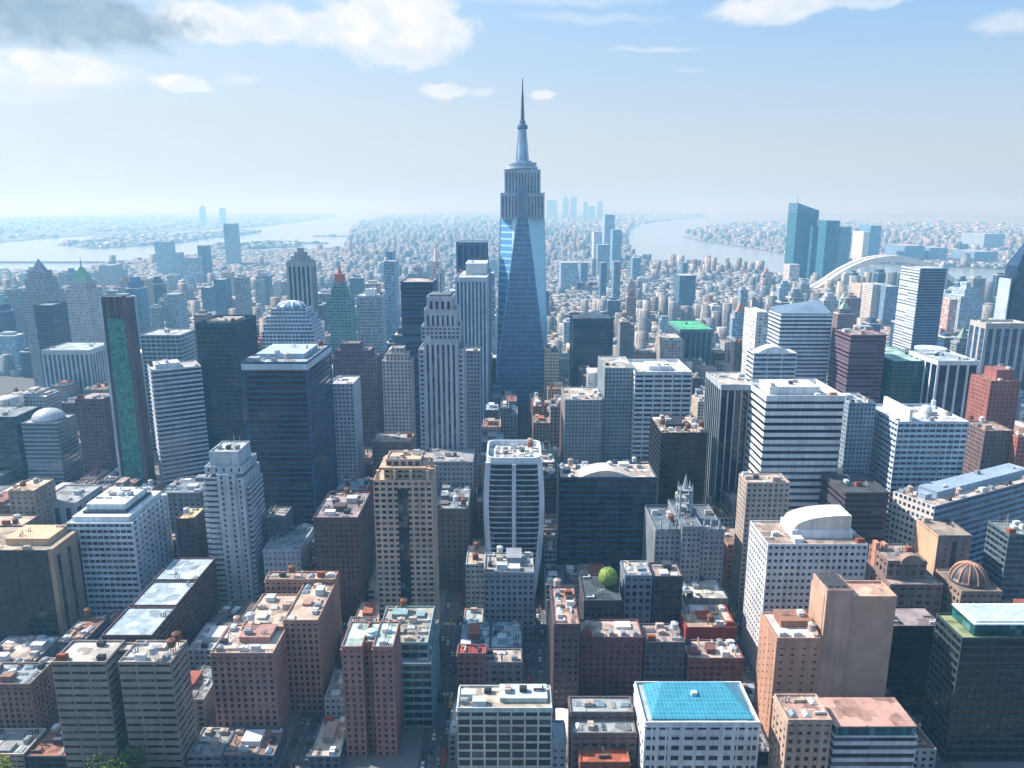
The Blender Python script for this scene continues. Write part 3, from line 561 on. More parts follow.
# ---- curved white tower
def curved_tower():
    root, w, d, h = frame('curved_tower', 'white framed glass tower with bulging sides standing in the centre avenue', 'skyscraper', 487, 541, 463, 598, d=38, vb=553)
    n = 26; fh = h/n; gm = glassm('081c33', fh, 3, .12, .2); wm = wallm('c6d0d7', .5)
    def half(t): return w/2*(.79+.32*math.sin(math.pi*.74*t))
    def ring(t, z, ins=0):
        a = half(t)-ins; b = d/2-ins; P = []
        for sx_, sy_, q in ((1, 1, 0), (-1, 1, 1), (-1, -1, 2), (1, -1, 3)):
            for k in range(5):
                an = (q+k/4)*math.pi/2; rr = 5
                P.append((sx_*(a-rr)+rr*math.cos(an), sy_*(b-rr)+rr*math.sin(an), z))
        # bow the front face out
        return [(x, y-(2.6*(1-(x/a)**2) if y < 0 else 0), z) for x, y, z in P]
    for i in range(n):
        z0, z1 = i*fh, (i+1)*fh; a, b = i/n, (i+1)/n
        MB().loft([ring(a, z0, .6), ring(b, z1-fh*.24, .6)]).build('window_band', gm, root)
        MB().loft([ring(b, z1-fh*.24, .3), ring(b, z1, .3)]).build('floor_edge', wallm('9fb3c1'), root)
    for sx_, sy_, wd in ((-1, -1, 3.6), (1, -1, 3.6), (-1, 1, 3.6), (1, 1, 3.6), (.05, -1, 2.6)):
        rg = []
        for i in range(n+1):
            t = i/n; x = sx_*(half(t)-1.2) if abs(sx_) == 1 else 0; y = sy_*(d/2-1.5) if abs(sx_) == 1 else -(d/2+2.1)
            rg.append([(x-wd/2, y-1.5, i*fh), (x+wd/2, y-1.5, i*fh), (x+wd/2, y+1.5, i*fh), (x-wd/2, y+1.5, i*fh)])
        MB().loft(rg).build('rib', wm, root)
    MB().loft([ring(1, h, -.1), ring(1, h+4, -.1)], cap=False).loft([ring(1, h+4, 1), ring(1, h, 1)], cap=False).loft([ring(1, h+4, -.1), ring(1, h+4.01, 1)], cap=False).build('parapet', wm, root)
    MB().loft([ring(1, h, 1.1), ring(1, h+.3, 1.1)]).build('roof', roofm('c2c4c4'), root)
    roof_items(root, (-half(1)+4, half(1)-4, -d/2+4, d/2-4, h+.3), 24)
curved_tower()
tower('stone_block', 'grey stone office block directly below the white curved tower', 'office building', 484, 534, 574, 645, yb=554, wall='858b93', glass='20272f', fh=3.8, bay=3.3, g=.5, p=.48, rf='a8a6a4', mech=9, vb=618, pent=(.45, .75, .4, .9, 5))
# ---- centre-left cluster
r, w, d, h = tower('black_tower', 'big black glass tower with pale rim roof in the left centre', 'skyscraper', 242, 307, 364, 566, sx=331, st='bands', wall='24486a', glass='061424', fh=4, bay=60, g=.72, p=.07, rf='8e979d', mech=6, vb=522, par=1.5, pent=(.1, .85, .25, .8, 3.5), pm='9fb0bc')
MB().box(-w/2-.5, w/2+.5, -d/2-.5, d/2+.5, h-4.2, h+.0).build('rim_band', wallm('a9b8c4'), r)
tower('black_tower', 'dark teal glass tower with tan parapet band behind the big black tower', 'skyscraper', 195, 236, 327, 500, sx=256, st='bands', wall='1b4358', glass='071c2c', fh=4, bay=4, g=.7, p=.08, rf='9c9c98', mech=5, vb=455, par=3.5, pent=(.2, .8, .3, .8, 3), pm='8f8c88')
def lattice():
    root, w, d, h = frame('domed_tower', 'white lattice tower with rounded glass dome behind the big black tower', 'skyscraper', 261, 314, 332, 445, d=42, vb=345)
    skin(root, (-w/2, w/2, -d/2, d/2, 0, h), 'bands', wallm('c4ced6'), glassm('33506a'), 4, 4, .6, .15, cap=60)
    z = h
    for k, f in enumerate((.93, .82, .66)):
        skin(root, (-w/2*f, w/2*f, -d/2*f, d/2*f, z, z+8), 'bands', wallm('c4ced6'), glassm('33506a'), 4, 4, .55, .15); z += 8
    MB().rev(0, 0, [(w*.27*math.cos(a), z+7*math.sin(a)) for a in [i*math.pi/2/7 for i in range(7)]]+[(.2, z+7)], 20, sy=.9).build('dome', glassm('a3b8c4', 3.5, 3, .3, .2), root, smooth=True)
    for k in range(10):
        a0 = math.pi*2*k/10
        MB().loft([[(w*.275*math.cos(a)*math.cos(a0)+q[0], w*.248*math.cos(a)*math.sin(a0)+q[1], z+7.2*math.sin(a)+q[2]) for q in ((-.7, -.7, 0), (.7, -.7, 0), (.7, .7, .6), (-.7, .7, .6))] for a in [i*math.pi/2/7 for i in range(8)]]).build('dome_rib', WHITEM, root)
lattice()
r, w, d, h = tower('slim_tower', 'slim grey stone tower with pyramid crown behind the white lattice dome', 'skyscraper', 286, 311, 264, 405, d=26, st='fins', wall='9ba2a8', glass='26384a', fh=4, bay=6.5, p=.45, rf='8a8f92', mech=0, vb=312, par=3)
for k, (f, z0, z1) in enumerate(((.84, 0, 5), (.66, 5, 10), (.45, 10, 15), (.22, 15, 20))): MB().box(-w/2*f, w/2*f, -d/2*f, d/2*f, h+z0, h+z1).build('crown_step', wallm('8d9297'), r)
r, w, d, h = tower('green_tower', 'narrow green glass tower with red stepped top in left centre', 'skyscraper', 328, 350, 290, 405, d=28, st='bands', wall='6f9a98', glass='1f5a60', fh=4, bay=5, g=.6, p=.2, rf='8a8f92', mech=0, vb=340, tiers=[(0, 1, 0, 1, 0, .93), (.1, .8, .1, .9, .93, 1), (.2, .7, .2, .8, 1, 1.05)])
MB().box(-w*.25, w*.15, -d*.2, d*.2, h*1.05, h*1.05+12).cyl(-w*.05, 0, h*1.05+12, h*1.05+26, 3, .2, 8).build('red_top', wallm('b0685e'), r)
tower('grey_tower', 'pale grey tower with white domed cap beside the narrow green tower', 'skyscraper', 356, 381, 297, 420, d=32, st='mat', wall='94a2ae', glass='4b6175', fh=4, bay=3, g=.5, p=.4, rf='b0b5b8', mech=2, vb=345, pent=(.3, .7, .3, .7, 8), pm='ccd2d6')
tower('brown_block', 'brown stepped masonry tower behind the white apartment slab', 'office building', 332, 376, 352, 476, d=30, wall='665c66', glass='252c38', fh=3.8, bay=3.2, g=.45, p=.5, rf='80828a', mech=3, vb=430, tiers=[(0, 1, 0, 1, 0, .94), (.05, .85, .1, .9, .94, 1), (.15, .6, .2, .8, 1, 1.05)])
tower('white_slab', 'thin white apartment slab with checker windows right of the big black tower', 'apartment building', 329, 353, 385, 520, d=30, wall='aab3bd', glass='28323f', fh=3.5, bay=3.2, g=.5, p=.4, rf='b3b6b9', mech=3, vb=470)
tower('grey_tower', 'pale ribbed stone tower with small dome left of the dark blue glass slab', 'skyscraper', 382, 411, 362, 486, d=28, wall='b0aaa8', glass='39434f', fh=3.6, bay=3.4, g=.55, p=.5, rf='a5a3a0', mech=0, vb=435, tiers=[(0, 1, 0, 1, 0, 1), (.12, .88, .12, .88, 1, 1.05), (.28, .72, .28, .72, 1.05, 1.09)])
tower('podium_block', 'brown roofed masonry block in front of the pale ribbed stone tower', 'office building', 372, 411, 443, 520, yb=434, wall='776f70', glass='2a3039', fh=3.6, bay=3.4, g=.45, p=.5, rf='a39c98', mech=4, vb=475)
tower('blue_tower', 'dark blue glass slab tower beside the ribbed art deco tower', 'skyscraper', 400, 433, 283, 478, sx=438, st='bands', wall='35536e', glass='12304c', fh=4, bay=40, g=.6, p=0, rf='a5a09c', mech=3, vb=430)
RIB = dict(st='fins', bay=4.4, p=.5)
r, w, d, h = tower('art_deco_tower', 'ribbed grey stone art deco tower with stepped shoulders and crown', 'skyscraper', 418, 463, 345, 540, d=34, wall='a3a9b2', glass='303b48', fh=3.7, bay=3.2, g=.5, p=.45, rf='8c9095', mech=0, vb=455,
      tiers=[(0, .12, .06, .94, 0, .97), (.88, 1, .06, .94, 0, .97), (.12, .88, 0, 1, 0, 1.02, RIB), (.07, .93, .08, .92, 1.02, 1.08), (.14, .86, .1, .9, 1.08, 1.16, RIB), (.2, .78, .14, .86, 1.16, 1.22, RIB)], st='grid')
MB().box(-w*.24, w*.22, -d*.3, d*.3, h*1.22, h*1.235).box(-w*.02, 0, -1, 1, h*1.235, h*1.33).build('crown', wallm('5f6a75'), r)
tower('podium_block', 'wide stone podium block at the foot of the ribbed art deco tower', 'office building', 412, 473, 463, 560, yb=450, wall='8a8c92', glass='2a313b', fh=3.8, bay=3.3, g=.45, p=.5, rf='8f9298', mech=4, vb=500)
tower('stone_tower', 'stone tower with pale set back top right of the ribbed art deco tower', 'office building', 463, 480, 352, 492, d=24, wall='8b8f98', glass='2d3745', fh=3.7, bay=3, g=.48, p=.48, rf='b5aea6', mech=3, vb=435)
tower('twin_slab', 'tall dark blue glass slab left behind the supertall tower', 'skyscraper', 456, 487, 243, 400, d=50, st='fins', wall='3c5a78', glass='18385a', fh=4, bay=8, p=.3, rf='6b7f92', mech=0, vb=280)
tower('twin_slab', 'pale ribbed slab tower in front of the dark blue glass slab', 'skyscraper', 455, 487, 279, 424, sx=491, st='fins', wall='b1bcc6', glass='5c7488', fh=4, bay=5, p=.4, rf='b5bcc2', mech=2, vb=400, par=2, pent=(.25, .95, .3, .9, 14), pm='bcc3c8')
# ---- supertall
def supertall():
    root, w, d, h = frame('supertall_tower', 'tapering blue glass supertall with stone crown and needle spire', 'skyscraper', 501, 544, 218, 404, d=66, vb=392)
    Y0 = Yg(404); Yc = Y0+d/2; zt = h
    xb = (547.5-498)/FPX*dep(Yc, 0)/2; a = 43.5/FPX*dep(Yc, h)/2; k = .2
    sb = [(-xb, -xb), (xb, -xb), (xb, xb), (-xb, xb)]; r2 = a/(1-k)
    tb = [(0, -r2), (r2, 0), (0, r2), (-r2, 0)]
    k = .2   # top is a slightly truncated diamond
    T = []
    for i in range(4):
        p, n_ = Vector(tb[i]), Vector(tb[(i+1) % 4]); q = Vector(tb[i-1])
        T += [p.lerp(q, k), p.lerp(n_, k)]
    gd = glassm('557ea3', 4.2*1.5, 3.6, .4, .3, '7898b3'); gl = glassm('86c2de', 4.2*2, 1e5, .5, .12, 'a3d2e8')  # sky reflection put into the paler chamfer colour; facets keep the darker glass
    za = 34
    MB().box(-xb, xb, -xb, xb, 0, za).build('base_block', gd, root)
    # side faces: wide at foot, narrow at head; chamfers: the reverse
    for i in range(4):
        A, B = sb[i], sb[(i+1) % 4]; C, D = T[2*i+1], T[2*i]
        m = MB(); m.v = [(A[0], A[1], za), (B[0], B[1], za), (C[0], C[1], zt), (D[0], D[1], zt)]; m.f = [(0, 1, 2, 3)]; m.build('facet', gd, root)
        E = T[(2*i+2) % 8]
        m = MB(); m.v = [(B[0], B[1], za), (E[0], E[1], zt), (C[0], C[1], zt)]; m.f = [(0, 1, 2)]; m.build('chamfer', gl, root)
        # raised seams along the facet edges
        for P, Q in ((A, D), (B, C)):
            s = MB(); e = .5
            s.loft([[(P[0]*1.004-e, P[1]*1.004-e, za), (P[0]*1.004+e, P[1]*1.004-e, za), (P[0]*1.004+e, P[1]*1.004+e, za), (P[0]*1.004-e, P[1]*1.004+e, za)], [(Q[0]*1.004-e, Q[1]*1.004-e, zt), (Q[0]*1.004+e, Q[1]*1.004-e, zt), (Q[0]*1.004+e, Q[1]*1.004+e, zt), (Q[0]*1.004-e, Q[1]*1.004+e, zt)]]); s.build('seam', wallm('a9c3d4', .4), root)
    for j in (-.62, -.31, 0, .31, .62):
        s = MB(); y0 = -xb-.1; y1 = T[0][1] if False else (T[0][1]+T[1][1])/2-.1; t2 = abs(T[1][0])
        s.loft([[(xb*j*.9-.35, y0-.3, za), (xb*j*.9+.35, y0-.3, za), (xb*j*.9+.35, y0+.5, za), (xb*j*.9-.35, y0+.5, za)], [(t2*j*.9-.35, y1-.3, zt), (t2*j*.9+.35, y1-.3, zt), (t2*j*.9+.35, y1+.5, zt), (t2*j*.9-.35, y1+.5, zt)]]); s.build('mullion', wallm('6d8aa3', .5), root)
    sm = wallm('9aa6b2'); gm = glassm('3b5068')
    def z_(py): return zat(py, Yc)
    W = lambda x: (x/2)/FPX*dep(Yc, 380)
    for x, ya, yb_ in ((44, 218, 194), (36, 194, 171)):
        skin(root, (-W(x), W(x), -W(x), W(x), z_(ya), z_(yb_)), 'fins', sm, gm, 4, 4.2, .5, .55, cap=40)
        MB().box(-W(x), W(x), -W(x), W(x), z_(yb_), z_(yb_)+1).build('ledge', sm, root)
    MB().box(-W(9), W(9), -W(44)-1.2, -W(44)+1, z_(218), z_(186)).build('center_bay', wallm('6f8294'), root)
    for x, ya, yb_ in ((31, 170, 166.5), (27, 166.5, 164.8), (29, 164.8, 162.8), (19, 162.8, 161)):
        MB().cyl(0, 0, z_(ya)+(1 if ya == 170 else 0), z_(yb_), W(x), None, 24).build('crown_ring', wallm('9fb0be'), root)
    MB().rev(0, 0, [(W(13), z_(161)), (W(10), z_(150)), (W(8), z_(129)), (W(6.5), z_(128))], 16).build('mast_base', wallm('8fa8bc', .4), root)
    for k2 in range(4):
        an = math.pi/4+k2*math.pi/2; c, s_ = math.cos(an), math.sin(an)
        MB().loft([[(c*W(17)+q, s_*W(17)+u, z_(162)) for q, u in ((-1, -1), (1, -1), (1, 1), (-1, 1))], [(c*W(10)+q, s_*W(10)+u, z_(130)) for q, u in ((-.6, -.6), (.6, -.6), (.6, .6), (-.6, .6))]]).build('buttress', wallm('b4c2cd'), root)
    MB().rev(0, 0, [(W(10), z_(129)), (W(11), z_(128)), (W(10), z_(125)), (W(6), z_(124)), (W(6), z_(121)), (W(3.4), z_(120))], 16).build('mast_cap', wallm('50687e'), root)
    MB().rev(0, 0, [(W(3.4), z_(120)), (W(2.6), z_(105)), (W(1.6), z_(92)), (W(.8), z_(78))], 8).build('spire', wallm('43586c'), root)
    for py in range(95, 120, 3): MB().cyl(0, 0, z_(py+1), z_(py), W(2.6+(py-92)*.07), None, 8).build('spire_ring', wallm('5c7186'), root)
supertall()
tower('black_box', 'dark navy glass box with white rimmed roof right of the supertall', 'office building', 573, 614, 320, 412, yb=314, st='bands', wall='1d3f5c', glass='071e38', fh=4, bay=40, g=.75, p=0, rf='c9c5bf', mech=4, vb=366, par=2, pent=(.2, .75, .2, .6, 5), pm='b9b0a8')
# ---- left cluster
r, w, d, h = frame('leaning_tower', 'narrow bronze framed tower with green marbled glass face at left', 'skyscraper', 99, 126, 298, 512, d=13, vb=470)
GM, nt, p_ = newmat('green_marble_glass'); g_ = nt.nodes.new('ShaderNodeNewGeometry'); n_ = nt.nodes.new('ShaderNodeTexNoise'); n_.inputs['Scale'].default_value = .3; n_.inputs['Detail'].default_value = 7; n_.inputs['Distortion'].default_value = 2
nt.links.new(g_.outputs['Position'], n_.inputs[0]); cr = nt.nodes.new('ShaderNodeValToRGB'); cr.color_ramp.elements[0].position = .38; cr.color_ramp.elements[0].color = lin('0d4a4c'); cr.color_ramp.elements[1].position = .62; cr.color_ramp.elements[1].color = lin('489a90')
nt.links.new(n_.outputs[0], cr.inputs[0]); nt.links.new(cr.outputs[0], p_.inputs['Base Color']); p_.inputs['Roughness'].default_value = .25
def slab(x0, x1, y0, y1, name, m, ztop, zb=0, flare=1.16):
    c = lambda t: 1+(flare-1)*(1-t)
    MB().loft([[(x0*c(t), y0, z), (x1*c(t), y0, z), (x1*c(t), y1, z), (x0*c(t), y1, z)] for t, z in ((zb/h, zb), (.5*(zb+ztop)/h, .5*(zb+ztop)), (ztop/h, ztop))]).build(name, m, r)
slab(-w/2, w/2, -d/2+.6, d/2, 'wall', wallm('4d4650'), h)
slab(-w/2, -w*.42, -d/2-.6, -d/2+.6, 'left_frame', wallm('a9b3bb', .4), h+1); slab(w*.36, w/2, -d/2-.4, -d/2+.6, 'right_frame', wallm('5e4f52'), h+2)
slab(-w*.30, w*.34, -d/2-.1, -d/2+.6, 'green_glass', GM, h-17); slab(-w*.42, w*.36, -d/2, -d/2+.6, 'stone_cap', facadem('504c55', '2a2c36', 40, 2.2, .02, .5), h+1, h-17)
r, w, d, h = tower('banded_office', 'turned white banded office tower right of the green marbled tower', 'office building', 152, 200, 372, 512, w=39, d=30, rot=R_(32), corner=True, st='bands', wall='b3bcc6', glass='16233a', fh=3.9, bay=90, g=.55, p=0, rf='a9adb0', mech=4, vb=470, pent=(.1, .6, .3, .8, 4), pm='c4c8cc')
tower('brown_block', 'dark brown ribbed block between domed office and green marbled tower', 'office building', 75, 103, 400, 500, d=26, wall='5b5057', glass='1d2733', fh=3.6, bay=3.2, g=.5, p=.45, rf='8d8c8c', mech=4, vb=468)
r, w, d, h = tower('domed_office', 'grey glass office with silver dome on its roof at left', 'office building', 21, 57, 424, 502, sx=76, st='bands', wall='7d8a93', glass='37495a', fh=3.8, bay=40, g=.55, p=0, rf='9aa0a4', mech=0, vb=480, par=1)
MB().rev(0, 0, [(w*.44*math.cos(a), h+1+9.5*math.sin(a)) for a in [i*math.pi/2/8 for i in range(8)]]+[(.2, h+10.5)], 28, sy=d/w*.95).build('dome', wallm('b9bdc0', .35), r, smooth=True)
tower('teal_block', 'dark teal glass block cut by the left edge beside the domed office', 'office building', -30, 15, 418, 500, d=40, st='bands', wall='27424c', glass='123440', fh=3.9, bay=4, g=.6, p=.1, rf='7d8a8e', mech=4, vb=470)
tower('glass_office', 'pale framed glass block with flat roof right of the green marbled tower top', 'office building', 140, 180, 336, 452, sx=196, st='bands', wall='8fa3ae', glass='24485a', fh=4.4, bay=5, g=.65, p=.15, rf='a5adb1', mech=4, vb=362)
tower('court_building', 'low pale stone building with blue glass hall roof at left', 'office building', 41, 89, 351, 420, yb=343, st='fins', wall='a6b0b8', glass='3b5468', fh=6, bay=6, p=.4, rf='9fb0ba', mech=3, vb=380)
r, w, d, h = tower('spired_tower', 'grey stone skyscraper with pointed stepped spire at far left', 'skyscraper', 21, 47, 292, 392, d=42, st='mat', wall='8e98a4', glass='526478', fh=4, bay=4, g=.45, p=.5, rf='8d9499', mech=0, vb=345, tiers=[(0, 1, 0, 1, 0, 1), (.12, .85, .1, .9, 1, 1.12), (.22, .75, .2, .8, 1.12, 1.19)])
MB().cyl(-w*.02, 0, h*1.19, h*1.31, w*.3, .3, 4, math.pi/4).build('spire', wallm('8793a0'), r)
tower('glass_box', 'dark blue glass box in front of the pointed far left skyscraper', 'office building', 33, 51, 306, 398, d=40, st='bands', wall='2c4a62', glass='1a3c58', fh=4, bay=50, g=.7, p=0, rf='7d8a92', mech=0, vb=338)
r, w, d, h = tower('spired_tower', 'stone skyscraper with green pyramid crown at left', 'skyscraper', 65, 87, 290, 402, d=38, st='mat', wall='a3a6aa', glass='5f6c7a', fh=4, bay=4, g=.45, p=.5, rf='8d9499', mech=0, vb=342, tiers=[(0, 1, 0, 1, 0, 1), (.15, .85, .15, .85, 1, 1.06)])
MB().cyl(0, 0, h*1.06, h*1.19, w*.48, 2.2, 4, math.pi/4).cyl(0, 0, h*1.19, h*1.28, 1.2, .2, 6).build('green_crown', wallm('86ad95'), r)
tower('round_block', 'pale round topped tower cluster near the left river bank', 'apartment building', 93, 113, 266, 292, d=90, st='mat', wall='97a3ad', glass='5b6d7e', fh=6, bay=6, g=.45, p=.5, rf='9aa3a8', mech=0, vb=285, tiers=[(0, 1, 0, 1, 0, .8), (.2, .85, .1, .9, .8, 1)])
# ---- right side
r, w, d, h = tower('banded_office', 'white banded tower with sloping blue roof and rounded corner at right', 'skyscraper', 781, 833, 316, 454, sx=769, st='bands', wall='c5ccd2', glass='2b435b', fh=4.2, bay=90, g=.5, p=0, rf='6f8496', mech=0, vb=385, par=1)
MB().loft([[(-w/2+1, -d/2+1, h+.3), (w/2-1, -d/2+1, h+.3), (w/2-1, d/2-1, h+.3), (-w/2+1, d/2-1, h+.3)], [(-w/2+1, -d/2+1.1, h+2.5), (w/2-1, -d/2+1.1, h+2.5), (w/2-1, d/2-1, h+13), (-w/2+1, d/2-1, h+5)]]).build('sloped_roof', wallm('6d8294', .5), r)
MB().loft([[(-w/2-.6+ q[0], -d/2-.6+(d+1.2)*t+q[1], h+1+10*t**2) for q in ((0, 0), (2.5, 0), (2.5, .01), (0, .01))] for t in (0, .25, .5, .75, 1)]).build('roof_edge', WHITEM, r) if False else None
r, w, d, h = tower('round_office', 'white banded block with rounded roof in front of the sloping roof tower', 'office building', 754, 797, 354, 476, sx=747, st='bands', wall='c3cbd1', glass='24384c', fh=4.6, bay=14, g=.5, p=.06, rf='b3bcc2', mech=3, vb=395)
ns = 12
MB().loft([[(-w*.4+w*.8*i/ns, y, h+.3+6*math.sin(math.pi*i/ns)) for i in range(ns+1)]+[(w*.4, y, h+.2), (-w*.4, y, h+.2)] for y in (-d*.35, d*.35)]).build('arched_roof', wallm('c9d0d5'), r)
tower('white_slab', 'tall plain white slab block left of the sloping roof tower', 'apartment building', 757, 768, 313, 420, d=50, st='mat', wall='c6c8ca', glass='7d8d9b', fh=4, bay=6, g=.5, p=.5, rf='c0c0c0', mech=0, vb=340)
tower('red_office', 'red brown banded tower with sunlit left side at right', 'skyscraper', 851, 887, 336, 468, sx=832, st='bands', wall='6d5560', glass='1a2436', fh=4.2, bay=90, g=.5, p=0, rf='8f8587', mech=5, vb=400)
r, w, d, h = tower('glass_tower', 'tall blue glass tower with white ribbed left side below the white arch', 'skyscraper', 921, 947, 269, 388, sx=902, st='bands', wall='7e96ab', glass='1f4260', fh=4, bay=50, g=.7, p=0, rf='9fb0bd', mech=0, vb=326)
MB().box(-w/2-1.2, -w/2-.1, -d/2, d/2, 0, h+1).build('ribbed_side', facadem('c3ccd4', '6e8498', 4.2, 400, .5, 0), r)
# green corner glass + round glass top
r, w, d, h = tower('green_glass_office', 'green glass block with faceted corner left of the white finned tower', 'office building', 893, 930, 362, 470, yb=336, st='bands', wall='2b6e66', glass='124d4a', fh=4, bay=5, g=.75, p=.06, rf='93b5ae', mech=3, vb=408)
tower('round_office', 'round blue glass building with stacked rings behind the white finned tower', 'office building', 918, 957, 372, 440, d=40, st='bands', wall='9fb5bf', glass='24506a', fh=4, bay=40, g=.6, p=0, rf='b5c6cc', mech=0, vb=350)
def rings():
    r0 = HERO[-1]; cx, cy, hh, rad = (r0[4]+r0[5])/2, (r0[6]+r0[7])/2, r0[8], (r0[5]-r0[4])/2
    root = [o for o in COL.objects if o.get('label') == r0[0]][0]
    for k in range(4):
        MB().cyl(0, 0, hh+k*6+.3, hh+k*6+4, rad*(1.0-.09*k), None, 28).build('glass_ring', glassm('24506a'), root)
        MB().cyl(0, 0, hh+k*6+4, hh+k*6+6.3, rad*(1.03-.09*k), None, 28).build('ring_edge', wallm('b3c6cf'), root)
rings()
r, w, d, h = tower('finned_tower', 'dark glass tower with tall white fins and bright white left side', 'skyscraper', 938, 980, 362, 478, sx=909, st='fins', wall='cfd3d6', glass='142c44', fh=4, bay=11, p=.2, rf='9fb0ba', mech=6, vb=410)
r, w, d, h = tower('white_office', 'white stepped office with gridded windows and tall white roof fin', 'office building', 898, 969, 424, 546, yb=406, st='bands', wall='b9c5cf', glass='1d3348', fh=4.4, bay=5, g=.5, p=.14, rf='b9c2c8', mech=10, vb=490, par=2)
MB().box(-w*.34, -w*.3, -d*.48, d*.3, h+.2, h+11).build('roof_fin', WHITEM, r)
MB().rev(w*.15, 0, [(4.5, h), (4.4, h+4), (3, h+7), (.3, h+8)], 16).build('roof_dome', WHITEM, r)
tower('apartment_tower', 'grey apartment tower between banded office and white stepped office', 'apartment building', 849, 876, 404, 536, yb=394, wall='8e9ba8', glass='2b3a4a', fh=3.6, bay=3.2, g=.5, p=.45, rf='a9b3ba', mech=6, vb=480)
tower('brown_block', 'dark brown banded block in front of the grey apartment tower', 'office building', 846, 890, 494, 596, yb=473, st='bands', wall='4a4147', glass='161d27', fh=3.9, bay=40, g=.5, p=0, rf='3f464e', mech=4, vb=560)
tower('brick_tower', 'brick red tower with sunlit left wall near the right edge', 'apartment building', 991, 1021, 382, 506, sx=971, wall='8d5f58', glass='39303a', fh=3.7, bay=3.6, g=.35, p=.6, rf='9a8078', mech=4, vb=430, pent=(.3, .9, .2, .8, 9))
tower('brick_block', 'small brown brick block below the brick red tower', 'apartment building', 985, 1014, 432, 526, yb=422, wall='70605f', glass='262a33', fh=3.6, bay=3.2, g=.45, p=.5, rf='a59488', mech=6, vb=465)
tower('brick_block', 'sunlit orange brick block cut by the right edge', 'apartment building', 1018, 1060, 438, 530, sx=1012, wall='a5685a', glass='2f2f38', fh=3.6, bay=3.6, g=.45, p=.5, rf='a59488', mech=4, vb=470)
tower('apartment_tower', 'pale blue grey apartment tower with cream left walls at right', 'apartment building', 986, 1030, 326, 440, sx=970, st='fins', wall='a9a6a3', glass='4d6379', fh=4, bay=10, p=.35, rf='a9b0b5', mech=4, vb=375, par=3)
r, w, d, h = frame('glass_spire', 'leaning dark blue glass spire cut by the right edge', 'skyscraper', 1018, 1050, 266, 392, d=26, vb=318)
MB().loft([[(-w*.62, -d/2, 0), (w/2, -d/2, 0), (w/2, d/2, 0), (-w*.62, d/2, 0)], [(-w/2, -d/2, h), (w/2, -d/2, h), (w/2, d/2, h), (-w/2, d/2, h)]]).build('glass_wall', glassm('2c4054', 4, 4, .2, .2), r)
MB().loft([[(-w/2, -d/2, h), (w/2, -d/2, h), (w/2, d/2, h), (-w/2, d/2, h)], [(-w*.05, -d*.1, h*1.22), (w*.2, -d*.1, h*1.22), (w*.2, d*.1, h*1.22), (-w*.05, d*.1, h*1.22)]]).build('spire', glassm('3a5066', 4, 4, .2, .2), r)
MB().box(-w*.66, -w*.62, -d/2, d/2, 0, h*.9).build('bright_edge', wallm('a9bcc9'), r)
# diagonal white/navy office
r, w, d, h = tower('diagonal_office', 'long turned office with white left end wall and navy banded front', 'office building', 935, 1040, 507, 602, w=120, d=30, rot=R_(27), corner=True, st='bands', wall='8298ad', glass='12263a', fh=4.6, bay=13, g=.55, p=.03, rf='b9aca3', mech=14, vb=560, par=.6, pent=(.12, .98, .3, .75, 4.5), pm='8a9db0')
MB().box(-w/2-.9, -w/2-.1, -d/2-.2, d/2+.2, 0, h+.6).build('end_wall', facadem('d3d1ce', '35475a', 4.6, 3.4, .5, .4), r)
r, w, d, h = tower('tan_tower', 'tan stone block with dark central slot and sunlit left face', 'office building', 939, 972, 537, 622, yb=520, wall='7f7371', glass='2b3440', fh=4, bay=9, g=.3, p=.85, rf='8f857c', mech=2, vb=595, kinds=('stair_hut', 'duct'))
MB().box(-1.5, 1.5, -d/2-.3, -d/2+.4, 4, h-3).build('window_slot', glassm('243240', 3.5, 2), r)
MB().box(-w/2-.4, -w/2-.08, -d/2, d/2, 0, h+.8).build('side_wall', wallm('c4a58c'), r)  # sunlight on the left face put into this sheet's paler tan
r, w, d, h = tower('grey_glass_office', 'grey green office with steel frames on roof above the dome', 'office building', 1009, 1060, 536, 630, sx=988, st='bands', wall='58666e', glass='152a36', fh=3.9, bay=4, g=.6, p=.08, rf='7f8a8c', mech=8, vb=590, kinds=('antenna', 'stair_hut', 'hvac_unit'))
r, w, d, h = tower('ornate_building', 'ornate brown stone building with arched gable and sunlit left wall', 'office building', 890, 943, 586, 645, yb=560, wall='7d6c66', glass='2a2c33', fh=5, bay=5, g=.55, p=.45, rf='8f8580', mech=2, vb=605, tiers=[(0, 1, 0, 1, 0, 1), (.05, .8, .25, .95, 1, 1.28)])
MB().loft([[(w*.0+w*.22*math.cos(a), y, h*1.25+w*.2*math.sin(a)) for a in [i*math.pi/12 for i in range(13)]] for y in (-d*.28, -d*.15)]).build('gable', wallm('8f7a70'), r)
MB().box(-w*.46, -w*.38, d*.2, d*.34, h, h*1.42).box(-w*.3, -w*.23, d*.2, d*.34, h, h*1.4).build('chimney', wallm('b08573'), r)
r, w, d, h = tower('domed_hall', 'stone hall with ribbed copper orange dome between tan block and dark glass tower', 'hall', 962, 1003, 588, 655, yb=566, wall='8b7a70', glass='23272e', fh=5, bay=4.2, g=.6, p=.4, rf='7f766f', mech=0, vb=610, tiers=[(0, 1, 0, 1, 0, .93)])
hz = h*.93+.3; rr = min(w, d)*.42
MB().rev(0, 0, [(rr, hz), (rr, hz+1.5)]+[(rr*.96*math.cos(a), hz+1.5+rr*1.0*math.sin(a)) for a in [i*math.pi/2/8 for i in range(8)]]+[(.2, hz+1.5+rr)], 24).build('dome', wallm('4f4a50', .5), r, smooth=True)
